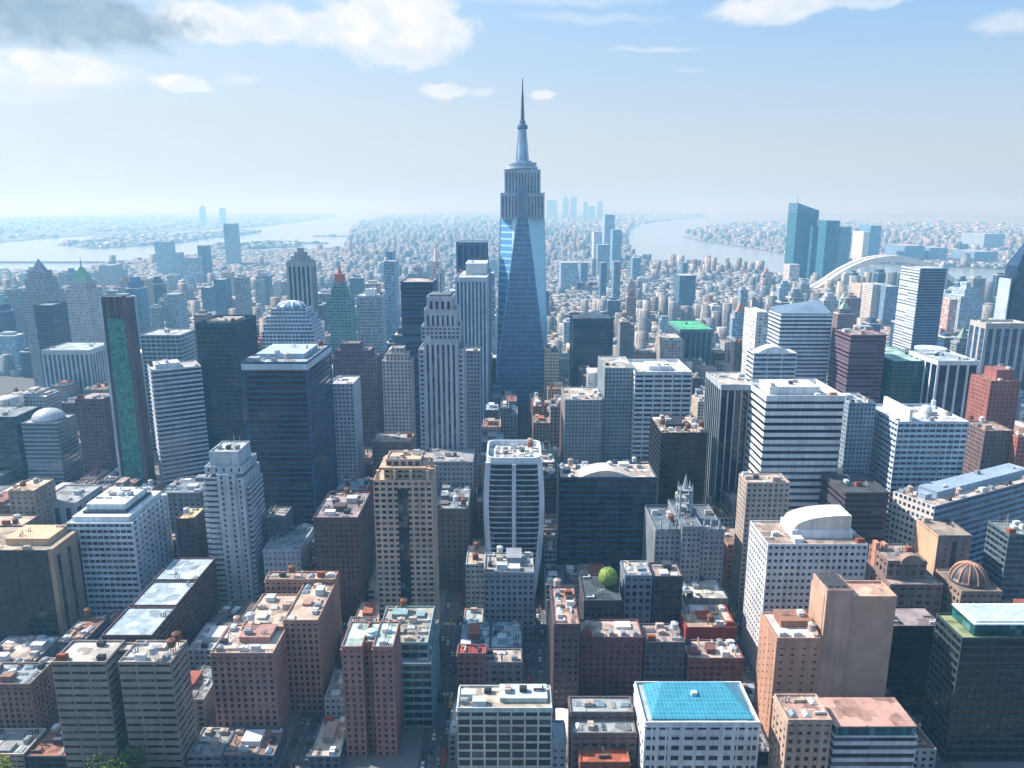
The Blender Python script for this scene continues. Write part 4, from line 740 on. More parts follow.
for k in range(12):
    a0 = 2*math.pi*k/12
    MB().loft([[(rr*math.cos(a)*math.cos(a0)+q[0], rr*math.cos(a)*math.sin(a0)+q[1], hz+1.5+rr*1.03*math.sin(a)+q[2]) for q in ((-.3, -.3, 0), (.3, -.3, 0), (.3, .3, .4), (-.3, .3, .4))] for a in [i*math.pi/2/8 for i in range(9)]]).build('dome_rib', wallm('b38a74'), r)
# ---- centre bottom blocks
tower('brick_loft', 'dark red brick loft with pale curved cornice roof in the centre bottom', 'apartment building', 581, 643, 639, 716, yb=621, wall='64464a', glass='241d25', fh=3.5, bay=3.4, g=.45, p=.5, rf='b7a89f', mech=9, vb=695)
tower('brick_loft', 'narrow dark loft with cluttered roof left of the curved cornice loft', 'apartment building', 554, 580, 626, 728, yb=588, wall='55464b', glass='171c26', fh=3.6, bay=3.6, g=.45, p=.5, rf='a58a7f', mech=12, vb=700)
tower('brick_loft', 'dark grey loft with scattered pipes on roof right of the curved cornice loft', 'apartment building', 645, 685, 644, 716, yb=625, wall='4a4c55', glass='1a212b', fh=3.6, bay=3.6, g=.5, p=.45, rf='9b8b85', mech=8, vb=680)
tower('brick_loft', 'brown brick row building with white roof strip above the turquoise roof', 'apartment building', 688, 744, 660, 716, yb=641, wall='6b4a48', glass='221f27', fh=3.6, bay=3.8, g=.5, p=.45, rf='b3a59d', mech=7, vb=688)
tower('red_loft', 'low red painted building with colourful patched roof in the right centre row', 'apartment building', 686, 737, 629, 672, yb=602, wall='8a3f38', glass='3b2a2c', fh=5, bay=6, g=.12, p=.8, rf='b5a495', mech=9, vb=642)
tower('grey_loft', 'grey loft with trussed white roof at the top of the right centre row', 'apartment building', 685, 728, 600, 646, yb=574, wall='63666c', glass='1d242d', fh=3.8, bay=3.6, g=.45, p=.5, rf='b5b5b0', mech=10, vb=602, kinds=('duct', 'skylight', 'hvac_unit'))
tower('stone_loft', 'grey stone loft with tall windows right of the round green ball', 'apartment building', 625, 652, 577, 656, yb=562, wall='747f8b', glass='1a2430', fh=4.6, bay=4.4, g=.6, p=.4, rf='a7a4a2', mech=6, vb=622)
tower('dark_loft', 'almost black loft building right of the grey stone loft', 'apartment building', 654, 683, 578, 656, yb=564, wall='343a45', glass='141c27', fh=4, bay=3.8, g=.5, p=.4, rf='9a8782', mech=5, vb=622)
tower('dark_loft', 'dark rooftop block carrying the round green ball', 'apartment building', 584, 622, 602, 668, yb=576, wall='4d464c', glass='1a2029', fh=3.8, bay=3.6, g=.4, p=.5, rf='3d4a50', mech=3, kinds=('vent_pipe', 'duct', 'pipe_rack'), vb=620)
hb = HERO[-1]
ballY = (hb[6]+hb[7])/2+2; bz = hb[8]
m_, nt, p_ = newmat('leaf_ball'); g_ = nt.nodes.new('ShaderNodeNewGeometry'); n_ = nt.nodes.new('ShaderNodeTexNoise'); n_.inputs['Scale'].default_value = .9; n_.inputs['Detail'].default_value = 6
nt.links.new(g_.outputs['Position'], n_.inputs[0]); cr = nt.nodes.new('ShaderNodeValToRGB'); cr.color_ramp.elements[0].color = lin('2f5026'); cr.color_ramp.elements[0].position = .35; cr.color_ramp.elements[1].color = lin('86a23c'); cr.color_ramp.elements[1].position = .6
nt.links.new(n_.outputs[0], cr.inputs[0]); nt.links.new(cr.outputs[0], p_.inputs['Base Color']); p_.inputs['Roughness'].default_value = .7
BR = 5.6
root = bpy.data.objects.new('green_ball', None); COL.objects.link(root); root.location = (Xat(608, ballY, bz+6), ballY, bz+.25); tag(root, 'round yellow green ball standing on a dark rooftop', 'ball')
mb = MB(); seg = 28
prof = [(BR*math.sin(math.pi*i/16), BR+.8-BR*math.cos(math.pi*i/16)) for i in range(17)]; prof[0] = (.2, prof[0][1]); prof[-1] = (.05, prof[-1][1])
mb.rev(0, 0, prof, seg)
def jit(v, a, s=.9):
    q = Vector(v)*s; return (v[0]+a*(mnoise.noise(q)), v[1]+a*mnoise.noise(q+Vector((9, 0, 0))), v[2]+a*mnoise.noise(q+Vector((0, 9, 0))))
mb.v = [jit(v, .5) for v in mb.v]; mb.build('sphere', m_, root, smooth=True)
MB().cyl(0, 0, 0, 1.6, 2.2, 1.6, 16).build('base', DARKM, root)
tower('low_loft', 'low brown block with stepped grey roofs left of the turquoise roof', 'apartment building', 572, 637, 728, 796, yb=698, wall='6b6160', glass='1b222b', fh=3.8, bay=4.4, g=.5, p=.35, rf='8b969b', mech=14, vb=768, tiers=[(0, 1, 0, .45, 0, .9), (0, 1, .45, 1, 0, 1.0)])
tower('low_loft', 'small house with orange hipped roof at the bottom edge left of turquoise roof', 'house', 580, 630, 764, 812, yb=744, wall='8a5a48', glass='2b2b30', fh=3.4, bay=4, g=.5, p=.5, rf='a35a42', mech=3, vb=768)
tower('low_loft', 'narrow pale blue roofed strip building beside the white framed glass block', 'office building', 552, 566, 742, 792, yb=722, wall='8c9aa5', glass='2a3440', fh=4, bay=4, g=.4, p=.5, rf='a9b9c4', mech=1, vb=768)
# ---- left middle stone blocks
tower('stone_block', 'cream topped stone block above the dark green glass block', 'office building', 8, 34, 492, 570, yb=480, wall='93867f', glass='2d333b', fh=3.9, bay=5, g=.4, p=.6, rf='d2b9a3', mech=3, vb=530)
tower('stone_block', 'grey stone terrace block right of the cream topped stone block', 'office building', 36, 76, 504, 560, yb=486, st='fins', wall='a3aab0', glass='3a4754', fh=4, bay=9, p=.5, rf='8f979c', mech=4, vb=520)
tower('stone_block', 'tan topped dark stone block at the left edge above the green glass block', 'office building', -30, 18, 530, 590, yb=516, wall='77706d', glass='252b33', fh=3.8, bay=4, g=.45, p=.5, rf='b5a596', mech=4, vb=560)
tower('brick_office', 'dark brown block with yellowish roof right of the white gridded office', 'office building', 176, 194, 520, 600, yb=508, wall='4c4347', glass='1a2029', fh=3.6, bay=3.4, g=.5, p=.45, rf='b9a582', mech=2, vb=560)
tower('low_office', 'long low grey block behind the white gridded office', 'office building', 160, 200, 494, 560, yb=478, wall='70767c', glass='2a323b', fh=3.8, bay=4, g=.45, p=.5, rf='6f7d89', mech=5, vb=515)
tower('brown_block', 'plain dark block against the foot of the pale art deco tower', 'office building', 263, 284, 519, 590, yb=508, wall='5a646e', glass='28323d', fh=3.8, bay=3.6, g=.4, p=.5, rf='8f8f8f', mech=3, vb=540)
tower('brown_block', 'brown sloped block with blue roof strip right of the tan residential tower', 'office building', 434, 468, 510, 590, yb=484, wall='695d5c', glass='272c34', fh=3.7, bay=3.6, g=.4, p=.55, rf='7d8b98', mech=9, vb=545)
tower('low_loft', 'small cream roofed block in the centre row below the grey stone office', 'apartment building', 482, 522, 664, 712, yb=650, wall='6f6a70', glass='262b33', fh=3.8, bay=3.8, g=.5, p=.45, rf='beb2a8', mech=5, vb=700)
tower('low_loft', 'red roofed low brick block above the white framed glass block', 'apartment building', 457, 486, 655, 712, yb=646, wall='7d5a58', glass='262b33', fh=3.8, bay=3.8, g=.5, p=.45, rf='9a4a48', mech=4, vb=690)
tower('green_roof_office', 'dark glass block with bright green copper roof in the right distance', 'office building', 680, 713, 330, 400, yb=321, st='fins', wall='5d7f84', glass='1f4a5a', fh=4, bay=7, p=.3, rf='4fae86', mech=2, vb=352)
tower('stone_block', 'pale stone block with small spires left of the green roofed block', 'office building', 664, 684, 341, 410, yb=334, st='mat', wall='a9a49f', glass='5a6672', fh=4, bay=4, g=.5, p=.45, rf='b5aea6', mech=4, vb=358)
# ---- far towers over the water and on the horizon
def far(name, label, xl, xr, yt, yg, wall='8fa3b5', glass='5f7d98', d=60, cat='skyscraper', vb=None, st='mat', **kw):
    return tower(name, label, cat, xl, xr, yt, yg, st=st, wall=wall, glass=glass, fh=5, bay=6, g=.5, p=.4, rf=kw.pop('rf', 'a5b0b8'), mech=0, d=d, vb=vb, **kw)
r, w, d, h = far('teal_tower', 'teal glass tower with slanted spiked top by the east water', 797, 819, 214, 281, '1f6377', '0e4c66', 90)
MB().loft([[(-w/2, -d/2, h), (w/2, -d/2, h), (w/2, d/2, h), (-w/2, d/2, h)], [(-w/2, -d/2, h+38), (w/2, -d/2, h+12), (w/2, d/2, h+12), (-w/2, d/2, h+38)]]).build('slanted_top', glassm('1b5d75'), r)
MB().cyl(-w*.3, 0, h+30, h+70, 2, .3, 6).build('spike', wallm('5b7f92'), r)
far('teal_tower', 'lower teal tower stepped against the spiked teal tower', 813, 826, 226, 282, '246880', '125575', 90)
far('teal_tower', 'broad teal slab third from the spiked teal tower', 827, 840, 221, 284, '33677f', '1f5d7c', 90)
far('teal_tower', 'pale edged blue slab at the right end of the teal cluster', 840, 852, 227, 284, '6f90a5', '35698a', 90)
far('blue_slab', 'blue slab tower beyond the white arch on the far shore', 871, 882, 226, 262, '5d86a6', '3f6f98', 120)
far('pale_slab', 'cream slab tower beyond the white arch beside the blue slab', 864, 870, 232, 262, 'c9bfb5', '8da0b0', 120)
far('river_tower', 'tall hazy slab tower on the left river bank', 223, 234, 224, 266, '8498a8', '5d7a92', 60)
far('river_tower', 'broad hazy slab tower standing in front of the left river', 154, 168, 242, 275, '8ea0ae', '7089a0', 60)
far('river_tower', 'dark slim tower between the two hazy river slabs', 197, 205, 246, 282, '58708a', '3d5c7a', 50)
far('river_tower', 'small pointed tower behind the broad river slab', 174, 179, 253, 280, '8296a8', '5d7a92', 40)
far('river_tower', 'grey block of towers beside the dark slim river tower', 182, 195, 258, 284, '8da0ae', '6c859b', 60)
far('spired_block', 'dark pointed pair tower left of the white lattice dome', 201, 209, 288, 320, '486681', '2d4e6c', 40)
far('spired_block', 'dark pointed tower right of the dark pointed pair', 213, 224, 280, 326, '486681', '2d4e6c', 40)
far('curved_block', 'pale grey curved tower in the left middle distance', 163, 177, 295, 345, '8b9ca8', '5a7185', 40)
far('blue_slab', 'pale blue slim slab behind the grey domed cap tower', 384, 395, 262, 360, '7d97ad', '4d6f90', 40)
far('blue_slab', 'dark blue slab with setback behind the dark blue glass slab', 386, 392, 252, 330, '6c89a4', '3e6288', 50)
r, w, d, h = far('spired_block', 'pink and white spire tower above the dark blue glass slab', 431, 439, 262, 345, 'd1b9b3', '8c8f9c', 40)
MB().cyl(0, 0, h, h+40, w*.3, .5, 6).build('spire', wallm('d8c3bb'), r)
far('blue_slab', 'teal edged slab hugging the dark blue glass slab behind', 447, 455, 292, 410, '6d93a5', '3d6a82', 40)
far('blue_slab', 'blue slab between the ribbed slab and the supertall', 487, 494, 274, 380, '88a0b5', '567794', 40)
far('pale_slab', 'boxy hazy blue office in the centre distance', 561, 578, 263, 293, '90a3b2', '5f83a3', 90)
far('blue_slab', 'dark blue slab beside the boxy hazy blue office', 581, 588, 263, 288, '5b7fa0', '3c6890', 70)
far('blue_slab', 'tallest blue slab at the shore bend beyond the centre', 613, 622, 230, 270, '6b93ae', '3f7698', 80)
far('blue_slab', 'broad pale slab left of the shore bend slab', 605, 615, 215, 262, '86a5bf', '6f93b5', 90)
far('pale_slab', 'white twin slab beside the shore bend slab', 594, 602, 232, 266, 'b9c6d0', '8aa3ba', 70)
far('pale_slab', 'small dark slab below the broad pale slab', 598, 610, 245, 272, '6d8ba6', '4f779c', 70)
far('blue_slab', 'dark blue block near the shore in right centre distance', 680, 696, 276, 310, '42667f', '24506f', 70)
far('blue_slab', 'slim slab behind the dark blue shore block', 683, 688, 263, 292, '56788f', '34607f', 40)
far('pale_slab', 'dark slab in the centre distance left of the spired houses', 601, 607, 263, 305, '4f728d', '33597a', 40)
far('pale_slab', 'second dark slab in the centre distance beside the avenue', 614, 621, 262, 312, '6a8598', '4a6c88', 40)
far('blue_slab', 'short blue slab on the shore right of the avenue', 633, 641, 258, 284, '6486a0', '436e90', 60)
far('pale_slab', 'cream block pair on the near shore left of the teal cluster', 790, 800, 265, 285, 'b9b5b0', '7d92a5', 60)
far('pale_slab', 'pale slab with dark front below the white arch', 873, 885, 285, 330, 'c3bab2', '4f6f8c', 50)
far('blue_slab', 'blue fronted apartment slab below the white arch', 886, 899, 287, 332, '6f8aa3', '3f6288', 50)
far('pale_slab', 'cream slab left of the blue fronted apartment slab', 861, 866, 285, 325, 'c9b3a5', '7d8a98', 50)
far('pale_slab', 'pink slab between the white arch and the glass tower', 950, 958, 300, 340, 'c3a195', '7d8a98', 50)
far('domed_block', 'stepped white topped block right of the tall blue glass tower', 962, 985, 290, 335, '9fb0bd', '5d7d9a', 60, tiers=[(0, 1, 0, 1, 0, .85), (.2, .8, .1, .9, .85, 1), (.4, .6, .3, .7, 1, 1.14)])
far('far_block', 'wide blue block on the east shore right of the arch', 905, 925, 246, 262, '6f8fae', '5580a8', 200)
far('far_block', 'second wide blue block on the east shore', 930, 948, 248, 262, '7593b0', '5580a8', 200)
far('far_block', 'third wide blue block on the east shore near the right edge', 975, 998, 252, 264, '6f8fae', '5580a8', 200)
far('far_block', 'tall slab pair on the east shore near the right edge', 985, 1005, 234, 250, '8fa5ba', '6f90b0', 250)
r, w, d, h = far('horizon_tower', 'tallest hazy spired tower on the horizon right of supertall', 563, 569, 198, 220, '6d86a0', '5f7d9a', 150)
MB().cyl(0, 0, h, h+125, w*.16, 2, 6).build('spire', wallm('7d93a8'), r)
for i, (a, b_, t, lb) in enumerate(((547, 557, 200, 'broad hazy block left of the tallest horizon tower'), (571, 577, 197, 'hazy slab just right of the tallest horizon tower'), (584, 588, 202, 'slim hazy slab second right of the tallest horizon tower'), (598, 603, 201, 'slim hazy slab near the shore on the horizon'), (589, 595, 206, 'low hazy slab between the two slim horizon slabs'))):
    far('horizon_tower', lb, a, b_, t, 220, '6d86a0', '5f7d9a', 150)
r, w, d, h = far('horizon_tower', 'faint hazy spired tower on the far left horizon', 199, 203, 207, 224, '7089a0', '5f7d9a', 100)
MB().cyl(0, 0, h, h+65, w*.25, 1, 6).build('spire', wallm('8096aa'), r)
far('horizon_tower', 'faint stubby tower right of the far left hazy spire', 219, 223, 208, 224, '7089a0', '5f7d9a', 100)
# ---- white arch
def arch():
    Y0 = Yg(292); pts = [(810, 293), (824, 284), (842, 272), (862, 263), (880, 259), (898, 258.5), (914, 261.5), (930, 268), (946, 277), (960, 289)]
    root = bpy.data.objects.new('arch_bridge', None); COL.objects.link(root); root.location = (Xat(878, Y0, 0), Y0, 0)
    tag(root, 'long white arch rising over the water behind the towers', 'bridge')
    P = []
    for px, py in pts:
        z = max(0, zat(py, Y0)); P.append((Xat(px, Y0, z)-root.location.x, z))
    # smooth the traced line
    Q = []
    for i in range(len(P)-1):
        for t in (0, .25, .5, .75):
            p0 = P[max(i-1, 0)]; p1 = P[i]; p2 = P[i+1]; p3 = P[min(i+2, len(P)-1)]
            Q.append(tuple(.5*((2*p1[k])+(-p0[k]+p2[k])*t+(2*p0[k]-5*p1[k]+4*p2[k]-p3[k])*t*t+(-p0[k]+3*p1[k]-3*p2[k]+p3[k])*t**3) for k in (0, 1)))
    Q.append(P[-1])
    for y, nm in ((-14, 'arch_rib'), (30, 'arch_rib')):
        MB().loft([[(x, y-7, z-9), (x, y+7, z-9), (x, y+7, z+9), (x, y-7, z+9)] for x, z in Q]).build(nm, wallm('e2ddd8', .5), root)
    MB().loft([[(x, -6.9, z-1.5), (x, 20.9, z-1.5), (x, 20.9, z+2), (x, -6.9, z+2)] for x, z in Q]).build('arch_deck', wallm('c7ccd0', .6), root)
    x0, x1 = Q[0][0], Q[-1][0]; zd = 14
    MB().box(x0-30, x1+30, -6, 9, zd-2, zd+.5).build('road_deck', wallm('9aa3aa'), root)
    for i in range(3, len(Q)-3, 2):
        x, z = Q[i]
        if z > zd+6: MB().box(x-.5, x+.5, .5, 2, zd+.5, z).build('hanger', wallm('b9c3ca'), root)
arch()
# ---- left-bank jetty
tag(MB().box(-20, 620, -6, 6, -3, 3).box(600, 640, -14, 14, -3, 8).build('jetty', wallm('6f7f8b'), None, (Xat(-5, Yg(262), 0), Yg(262), 0)), 'long thin dark jetty reaching into the left river', 'pier')
for i, (px, py, l) in enumerate(((336, 236, 300), (318, 243, 220), (560, 213, 10))[:2]):
    tag(MB().box(-l, 0, -12, 12, -3, 4).box(-l*.5, -l*.3, -8, 8, 4, 14).build('pier', wallm('6f8190'), None, (Xat(px+10, Yg(py), 0), Yg(py), 0)), ('upper' if i == 0 else 'lower')+' dark pier on the left river shore near the centre', 'pier')
# ================================================================== FILL: streets, blocks, lesser buildings
AVE = [-560, -480, -400, -325, -262, -190, -104, -38, 14, 76, 140, 208, 280, 350, 430, 510, 600]
AVW = 14
CROSS = [230+i*72 for i in range(14)]
def in_hero(x0, x1, y0, y1, mg=1.5):
    for H_ in HERO:
        if x0 < H_[5]+mg and x1 > H_[4]-mg and y0 < H_[7]+mg and y1 > H_[6]-mg: return True
    return False
def zcap(x0, x1, y0, y1, h):
    """largest height that keeps the traced buildings behind in view"""
    for _ in range(14):
        a = proj(x0, y0, h); b = proj(x1, y0, h); c = proj(x0, y1, h); d = proj(x1, y1, h)
        pl, pr = min(a[0], c[0]), max(b[0], d[0]); top = min(a[1], c[1]); ok = True
        for H_ in HERO:
            if H_[6] > y0 and H_[1] < pr-1 and H_[2] > pl+1 and top < H_[3]: ok = False; break
        if ok: return h
        h *= .88
    return h
pv = MB()
for i in range(len(AVE)-1):
    for j in range(len(CROSS)-1):
        pv.box(AVE[i]+AVW/2, AVE[i+1]-AVW/2, CROSS[j]+5, CROSS[j+1]-5, 0.004, .15)
tag(pv.build('pavement', PAVE), kind='structure')
mk = MB()
for x in AVE:
    y = 232
    while y < 900:
        mk.box(x-2.0, x-1.85, y, y+3, .004, .012); mk.box(x+1.85, x+2.0, y, y+3, .004, .012); y += 7
for c in CROSS[:8]:
    for x in AVE:
        for k in range(6): mk.box(x-AVW/2+1.4+k*2, x-AVW/2+2.4+k*2, c-8, c-5.4, .004, .012)
tag(mk.build('road_markings', PAINT), kind='structure')

PAL = [('brown brick', '6f5854', 3), ('dark brick', '4e4148', 3), ('red brick', '8a5a50', 3), ('tan', 'ab9280', 3), ('grey stone', '83888e', 4), ('pale grey', 'a5abb0', 3), ('slate blue', '566474', 2), ('cream', 'bdb1a4', 2), ('charcoal', '3c434d', 2), ('dusty pink', 'a98679', 2)]
ROOFS = [('grey', '858a8f'), ('cream', 'b9b0a6'), ('rust', '8a6354'), ('white', 'c5c8ca'), ('dark', '555c64'), ('pale blue', '93a9b8'), ('brown', '8f776b')]
pick = [c for c in PAL for _ in range(c[2])]
lots = []
lr = random.Random(21)
for i in range(len(AVE)-1):
    for j in range(len(CROSS)-1):
        bx0, bx1, by0, by1 = AVE[i]+AVW/2+1, AVE[i+1]-AVW/2-1, CROSS[j]+7, CROSS[j+1]-7
        ym = (by0+by1)/2
        for row in (0, 1):
            y0, y1 = (by0, ym-.8) if row == 0 else (ym+.8, by1)
            x = bx0
            while x < bx1-9:
                w = lr.uniform(14, 26)
                if bx1-(x+w) < 10: w = bx1-x
                a = proj(x, y1, 0); b = proj(x+w, y1, 0)
                if b[0] > -30 and a[0] < 1054 and a[1] < 830: lots.append([x, x+w-.3, y0, y1])
                x += w
fill = []
def shrink(l):
    """trim a lot so that it clears the traced buildings"""
    x0, x1, y0, y1 = l
    for H_ in HERO:
        if x0 < H_[5]+1.5 and x1 > H_[4]-1.5 and y0 < H_[7]+1.5 and y1 > H_[6]-1.5:
            opts = [(x0, H_[4]-1.5, y0, y1), (H_[5]+1.5, x1, y0, y1), (x0, x1, y0, H_[6]-1.5), (x0, x1, H_[7]+1.5, y1)]
            opts = [o for o in opts if o[1]-o[0] > 8.5 and o[3]-o[2] > 8.5]
            if not opts: return None
            x0, x1, y0, y1 = max(opts, key=lambda o: (o[1]-o[0])*(o[3]-o[2]))
    return (x0, x1, y0, y1)
for l in lots:
    q = shrink(l)
    if not q: continue
    x0, x1, y0, y1 = q
    Y = y0
    h = lr.uniform(9, 24) if Y < 450 else (lr.uniform(16, 46) if Y < 700 else lr.uniform(22, 70))
    if lr.random() < .12: h *= 1.6
    h = max(7, zcap(x0, x1, y0, y1, h)) 
    a = proj(x0, y0, h); b = proj(x1, y0, h); c = proj(x0, y1, h); e = proj(x0, y0, 0)
    if a[1] > 775 and c[1] > 768: continue
    # share of the picture not hidden by nearer traced buildings (rough)
    vis = 0; tot = 0
    for u in (.15, .5, .85):
        for v in (.2, .6, 1.0):
            X = x0+(x1-x0)*u; z = h*v; p = proj(X, y0 if v < 1 else (y0+y1)/2, z); tot += 1
            if not (0 <= p[0] <= 1024 and p[1] <= 768): continue
            hid = False
            for H_ in HERO:
                if H_[7] < y0+2 and H_[4] < X*(H_[6]/max(y0, 1)) < H_[5]:
                    zr = CAM_H-(CAM_H-z)*H_[6]/y0
                    if 0 < zr < H_[8]: hid = True; break
            if not hid: vis += 1
    area = (b[0]-a[0])*(e[1]-c[1])*vis/tot
    fill.append((area, x0, x1, y0, y1, h, vis))
fill = [f for f in fill if f[6] > 0]
fill.sort(reverse=True)
MAXF = 175
indiv, masslots = fill[:MAXF], fill[MAXF:]
def size_word(h): return 'low' if h < 18 else ('mid height' if h < 34 else 'tall')
def near_ref(x, y, h):
    px, py = proj(x, y, h); best = None
    for H_ in HERO:
        if H_[8] < 5: continue
        hx, hy = (H_[1]+H_[2])/2, proj((H_[4]+H_[5])/2, H_[6], H_[8]*.6)[1]
        dd = (px-hx)**2+(py-hy)**2
        if best is None or dd < best[0]: best = (dd, H_, hx, hy)
    _, H_, hx, hy = best
    rel = 'left of' if px < hx-12 else ('right of' if px > hx+12 else ('behind' if y > H_[6] else 'in front of'))
    return rel, H_[0]
STOP = {'with', 'and', 'its', 'the'}
def short(lbl):
    ws = lbl.split(); out = []
    for w_ in ws:
        if w_ in ('with', 'beside', 'between', 'behind', 'at', 'in', 'left', 'right', 'below', 'above', 'of', 'joined', 'standing', 'cut', 'near', 'directly', 'on', 'beyond', 'against', 'carrying') and len(out) >= 4: break
        out.append(w_)
    out = out[:8]
    while out[-1] in ('with', 'and', 'its', 'the', 'at', 'of', 'in', 'on', 'many', 'small', 'pale', 'dark', 'bright', 'silver', 'set', 'copper', 'punched', 'by', 'from', 'behind', 'hugging', 'a', 'beyond', 'white', 'green', 'blue', 'long', 'open', 'stepped', 'flat', 'curved', 'stacked', 'sloping', 'vertical', 'sunlit', 'deep'): out.pop()
    return 'the '+' '.join(out)
recs = []
for k, (ar, x0, x1, y0, y1, h, vis) in enumerate(indiv):
    c = lr.choice(pick); rf = lr.choice(ROOFS); rel, ref = near_ref((x0+x1)/2, y0, h)
    recs.append(dict(x=(x0+x1)/2, y=(y0+y1)/2, w=x1-x0, d=y1-y0, h=h, y0=y0, col=c, rf=rf, key=(size_word(h), c[0], rf[0], rel, ref)))
from collections import defaultdict
ORD = ['nearest', 'second nearest', 'third nearest', 'fourth nearest', 'fifth nearest', 'sixth nearest']
by = defaultdict(list)
for q in recs: by[q['key']].append(q)
for kk, lst in by.items():
    lst.sort(key=lambda q: q['y0'])
    for n, q in enumerate(lst):
        s, c, rf, rel, ref = kk
        lab = f"{s} {c} building with {rf} roof {rel} {short(ref)}"
        if len(lst) > 1: lab = ORD[min(n, 5)]+' '+lab
        q['label'] = ' '.join(lab.split()[:16])
_sm = defaultdict(int)
for q in recs: _sm[q['label']] += 1
for q in recs:
    near = q['y0'] < 640
    c, rf = q['col'], q['rf']; w, d, h = q['w'], q['d'], q['h']
    root = bpy.data.objects.new('city_building', None); COL.objects.link(root); root.location = (q['x'], q['y'], 0)
    tag(root, q['label'], 'building', 'lesser buildings filling the city blocks')
    fh = lr.choice((3.3, 3.6, 3.9)); bay = lr.choice((3.0, 3.4, 4.0)); g = lr.choice((.42, .5, .58)); p = lr.choice((.4, .5))
    st = lr.random()
    z1 = h
    tiers = [(-w/2, w/2, -d/2, d/2, 0, h)]
    if w > 16 and lr.random() < .35:
        f = lr.uniform(.35, .65); dh = lr.uniform(3, 7)
        tiers = [(-w/2, -w/2+w*f, -d/2, d/2, 0, h), (-w/2+w*f, w/2, -d/2, d/2-lr.choice((0, 2)), 0, max(5, h-dh))]
    for t in tiers:
        if near and st < .25: skin(root, t, 'bands', wallm(c[1]), glassm('1a232d', 3.6, 3.2), fh, bay, g, .2, rg=lr, cap=30)
        elif near: skin(root, t, 'grid', wallm(c[1]), glassm('1a232d', 3.6, 3.2), fh, bay, g, p, rg=lr, cap=36, sides='F')
        else: skin(root, t, 'mat', facadem(c[1], '222d38', fh, bay, 1-g, p), None, fh, bay, g, p)
        roof(root, t[:4]+(t[5],), wallm(c[1]), roofm(rf[1]), (4 if near else 2)+(1 if w*d > 350 else 0)*2, .9, rg=lr,
             pent=(.3, .65, .35, .75, lr.uniform(2.4, 4)) if w > 13 and d > 13 and lr.random() < .5 else None, pmat=wallm(lr.choice(('b9aca0', '9a8f8a', 'c5c8ca', '8f5a4c'))))

# ---- mid-distance towers, one by one
mr = random.Random(5)
def px_in(px, a, b): return a <= px <= b
MID = []
tries = 0
GL = [('blue', '5c7d98', '2b5070'), ('grey', '8b979f', '46586a'), ('white', 'b5bcc0', '54687a'), ('cream', 'ada69e', '5a5f6b'), ('brick', '86706a', '43424e'), ('dark blue', '2f4c66', '1d3a56'), ('pale blue', '8fa9bb', '4d7390'), ('grey', '8b979f', '46586a'), ('dark blue', '2f4c66', '1d3a56')]
def pip(P, x, y):
    c = False; n = len(P); j = n-1
    for i in range(n):
        if (P[i][1] > y) != (P[j][1] > y) and x < (P[j][0]-P[i][0])*(y-P[i][1])/(P[j][1]-P[i][1])+P[i][0]: c = not c
        j = i
    return c
occ = [(H_[4], H_[5], H_[6], H_[7]) for H_ in HERO]
while len(MID) < 195 and tries < 30000:
    tries += 1
    px = mr.uniform(-10, 1034); yg = 278+112*(mr.random()**1.0)
    Y = Yg(yg); X = Xat(px, Y, 0); w = mr.uniform(15, 34); d = mr.uniform(15, 34)
    if not pip(POLY['ground'], X, Y+60): continue
    # tower belts: dense left of the supertall, at the right bank; low houses around the centre avenue
    if 545 < px < 760 and mr.random() < .75: continue
    h = mr.uniform(45, 125) if px < 500 else mr.uniform(35, 100)
    if Y > 1800: h = mr.uniform(40, 95)
    if any(X-w/2 < o[1]+4 and X+w/2 > o[0]-4 and Y < o[3]+4 and Y+d > o[2]-4 for o in occ): continue
    h2 = zcap(X-w/2, X+w/2, Y, Y+d, h)
    if h2 < 30: continue
    h = h2; a = proj(X, Y, h)
    if a[1] < (268 if px < 350 else 258): continue
    occ.append((X-w/2, X+w/2, Y, Y+d)); MID.append((X, Y, w, d, h, a))
mrec = []
for X, Y, w, d, h, a in MID:
    c = mr.choice(GL); shape = mr.choice(('flat', 'stepped', 'flat', 'crowned', 'spired'))
    # named after the closest traced tower
    best = min(HERO, key=lambda H_: ((H_[1]+H_[2])/2-a[0])**2+(proj((H_[4]+H_[5])/2, H_[6], H_[8])[1]-a[1])**2)
    hx = (best[1]+best[2])/2; rel = 'left of' if a[0] < hx-3 else ('right of' if a[0] > hx+3 else 'near')
    mrec.append([X, Y, w, d, h, c, shape, (c[0], shape, rel, best[0])])
by = defaultdict(list)
for m in mrec: by[m[7]].append(m)
for kk, lst in by.items():
    lst.sort(key=lambda m: m[1])
    for n, m in enumerate(lst):
        lab = f"{kk[0]} {'flat topped' if kk[1] == 'flat' else kk[1]} tower {kk[2]} {short(kk[3])}"
        if len(lst) > 1: lab = ORD[min(n, 5)]+' '+lab
        m.append(' '.join(lab.split()[:16]))
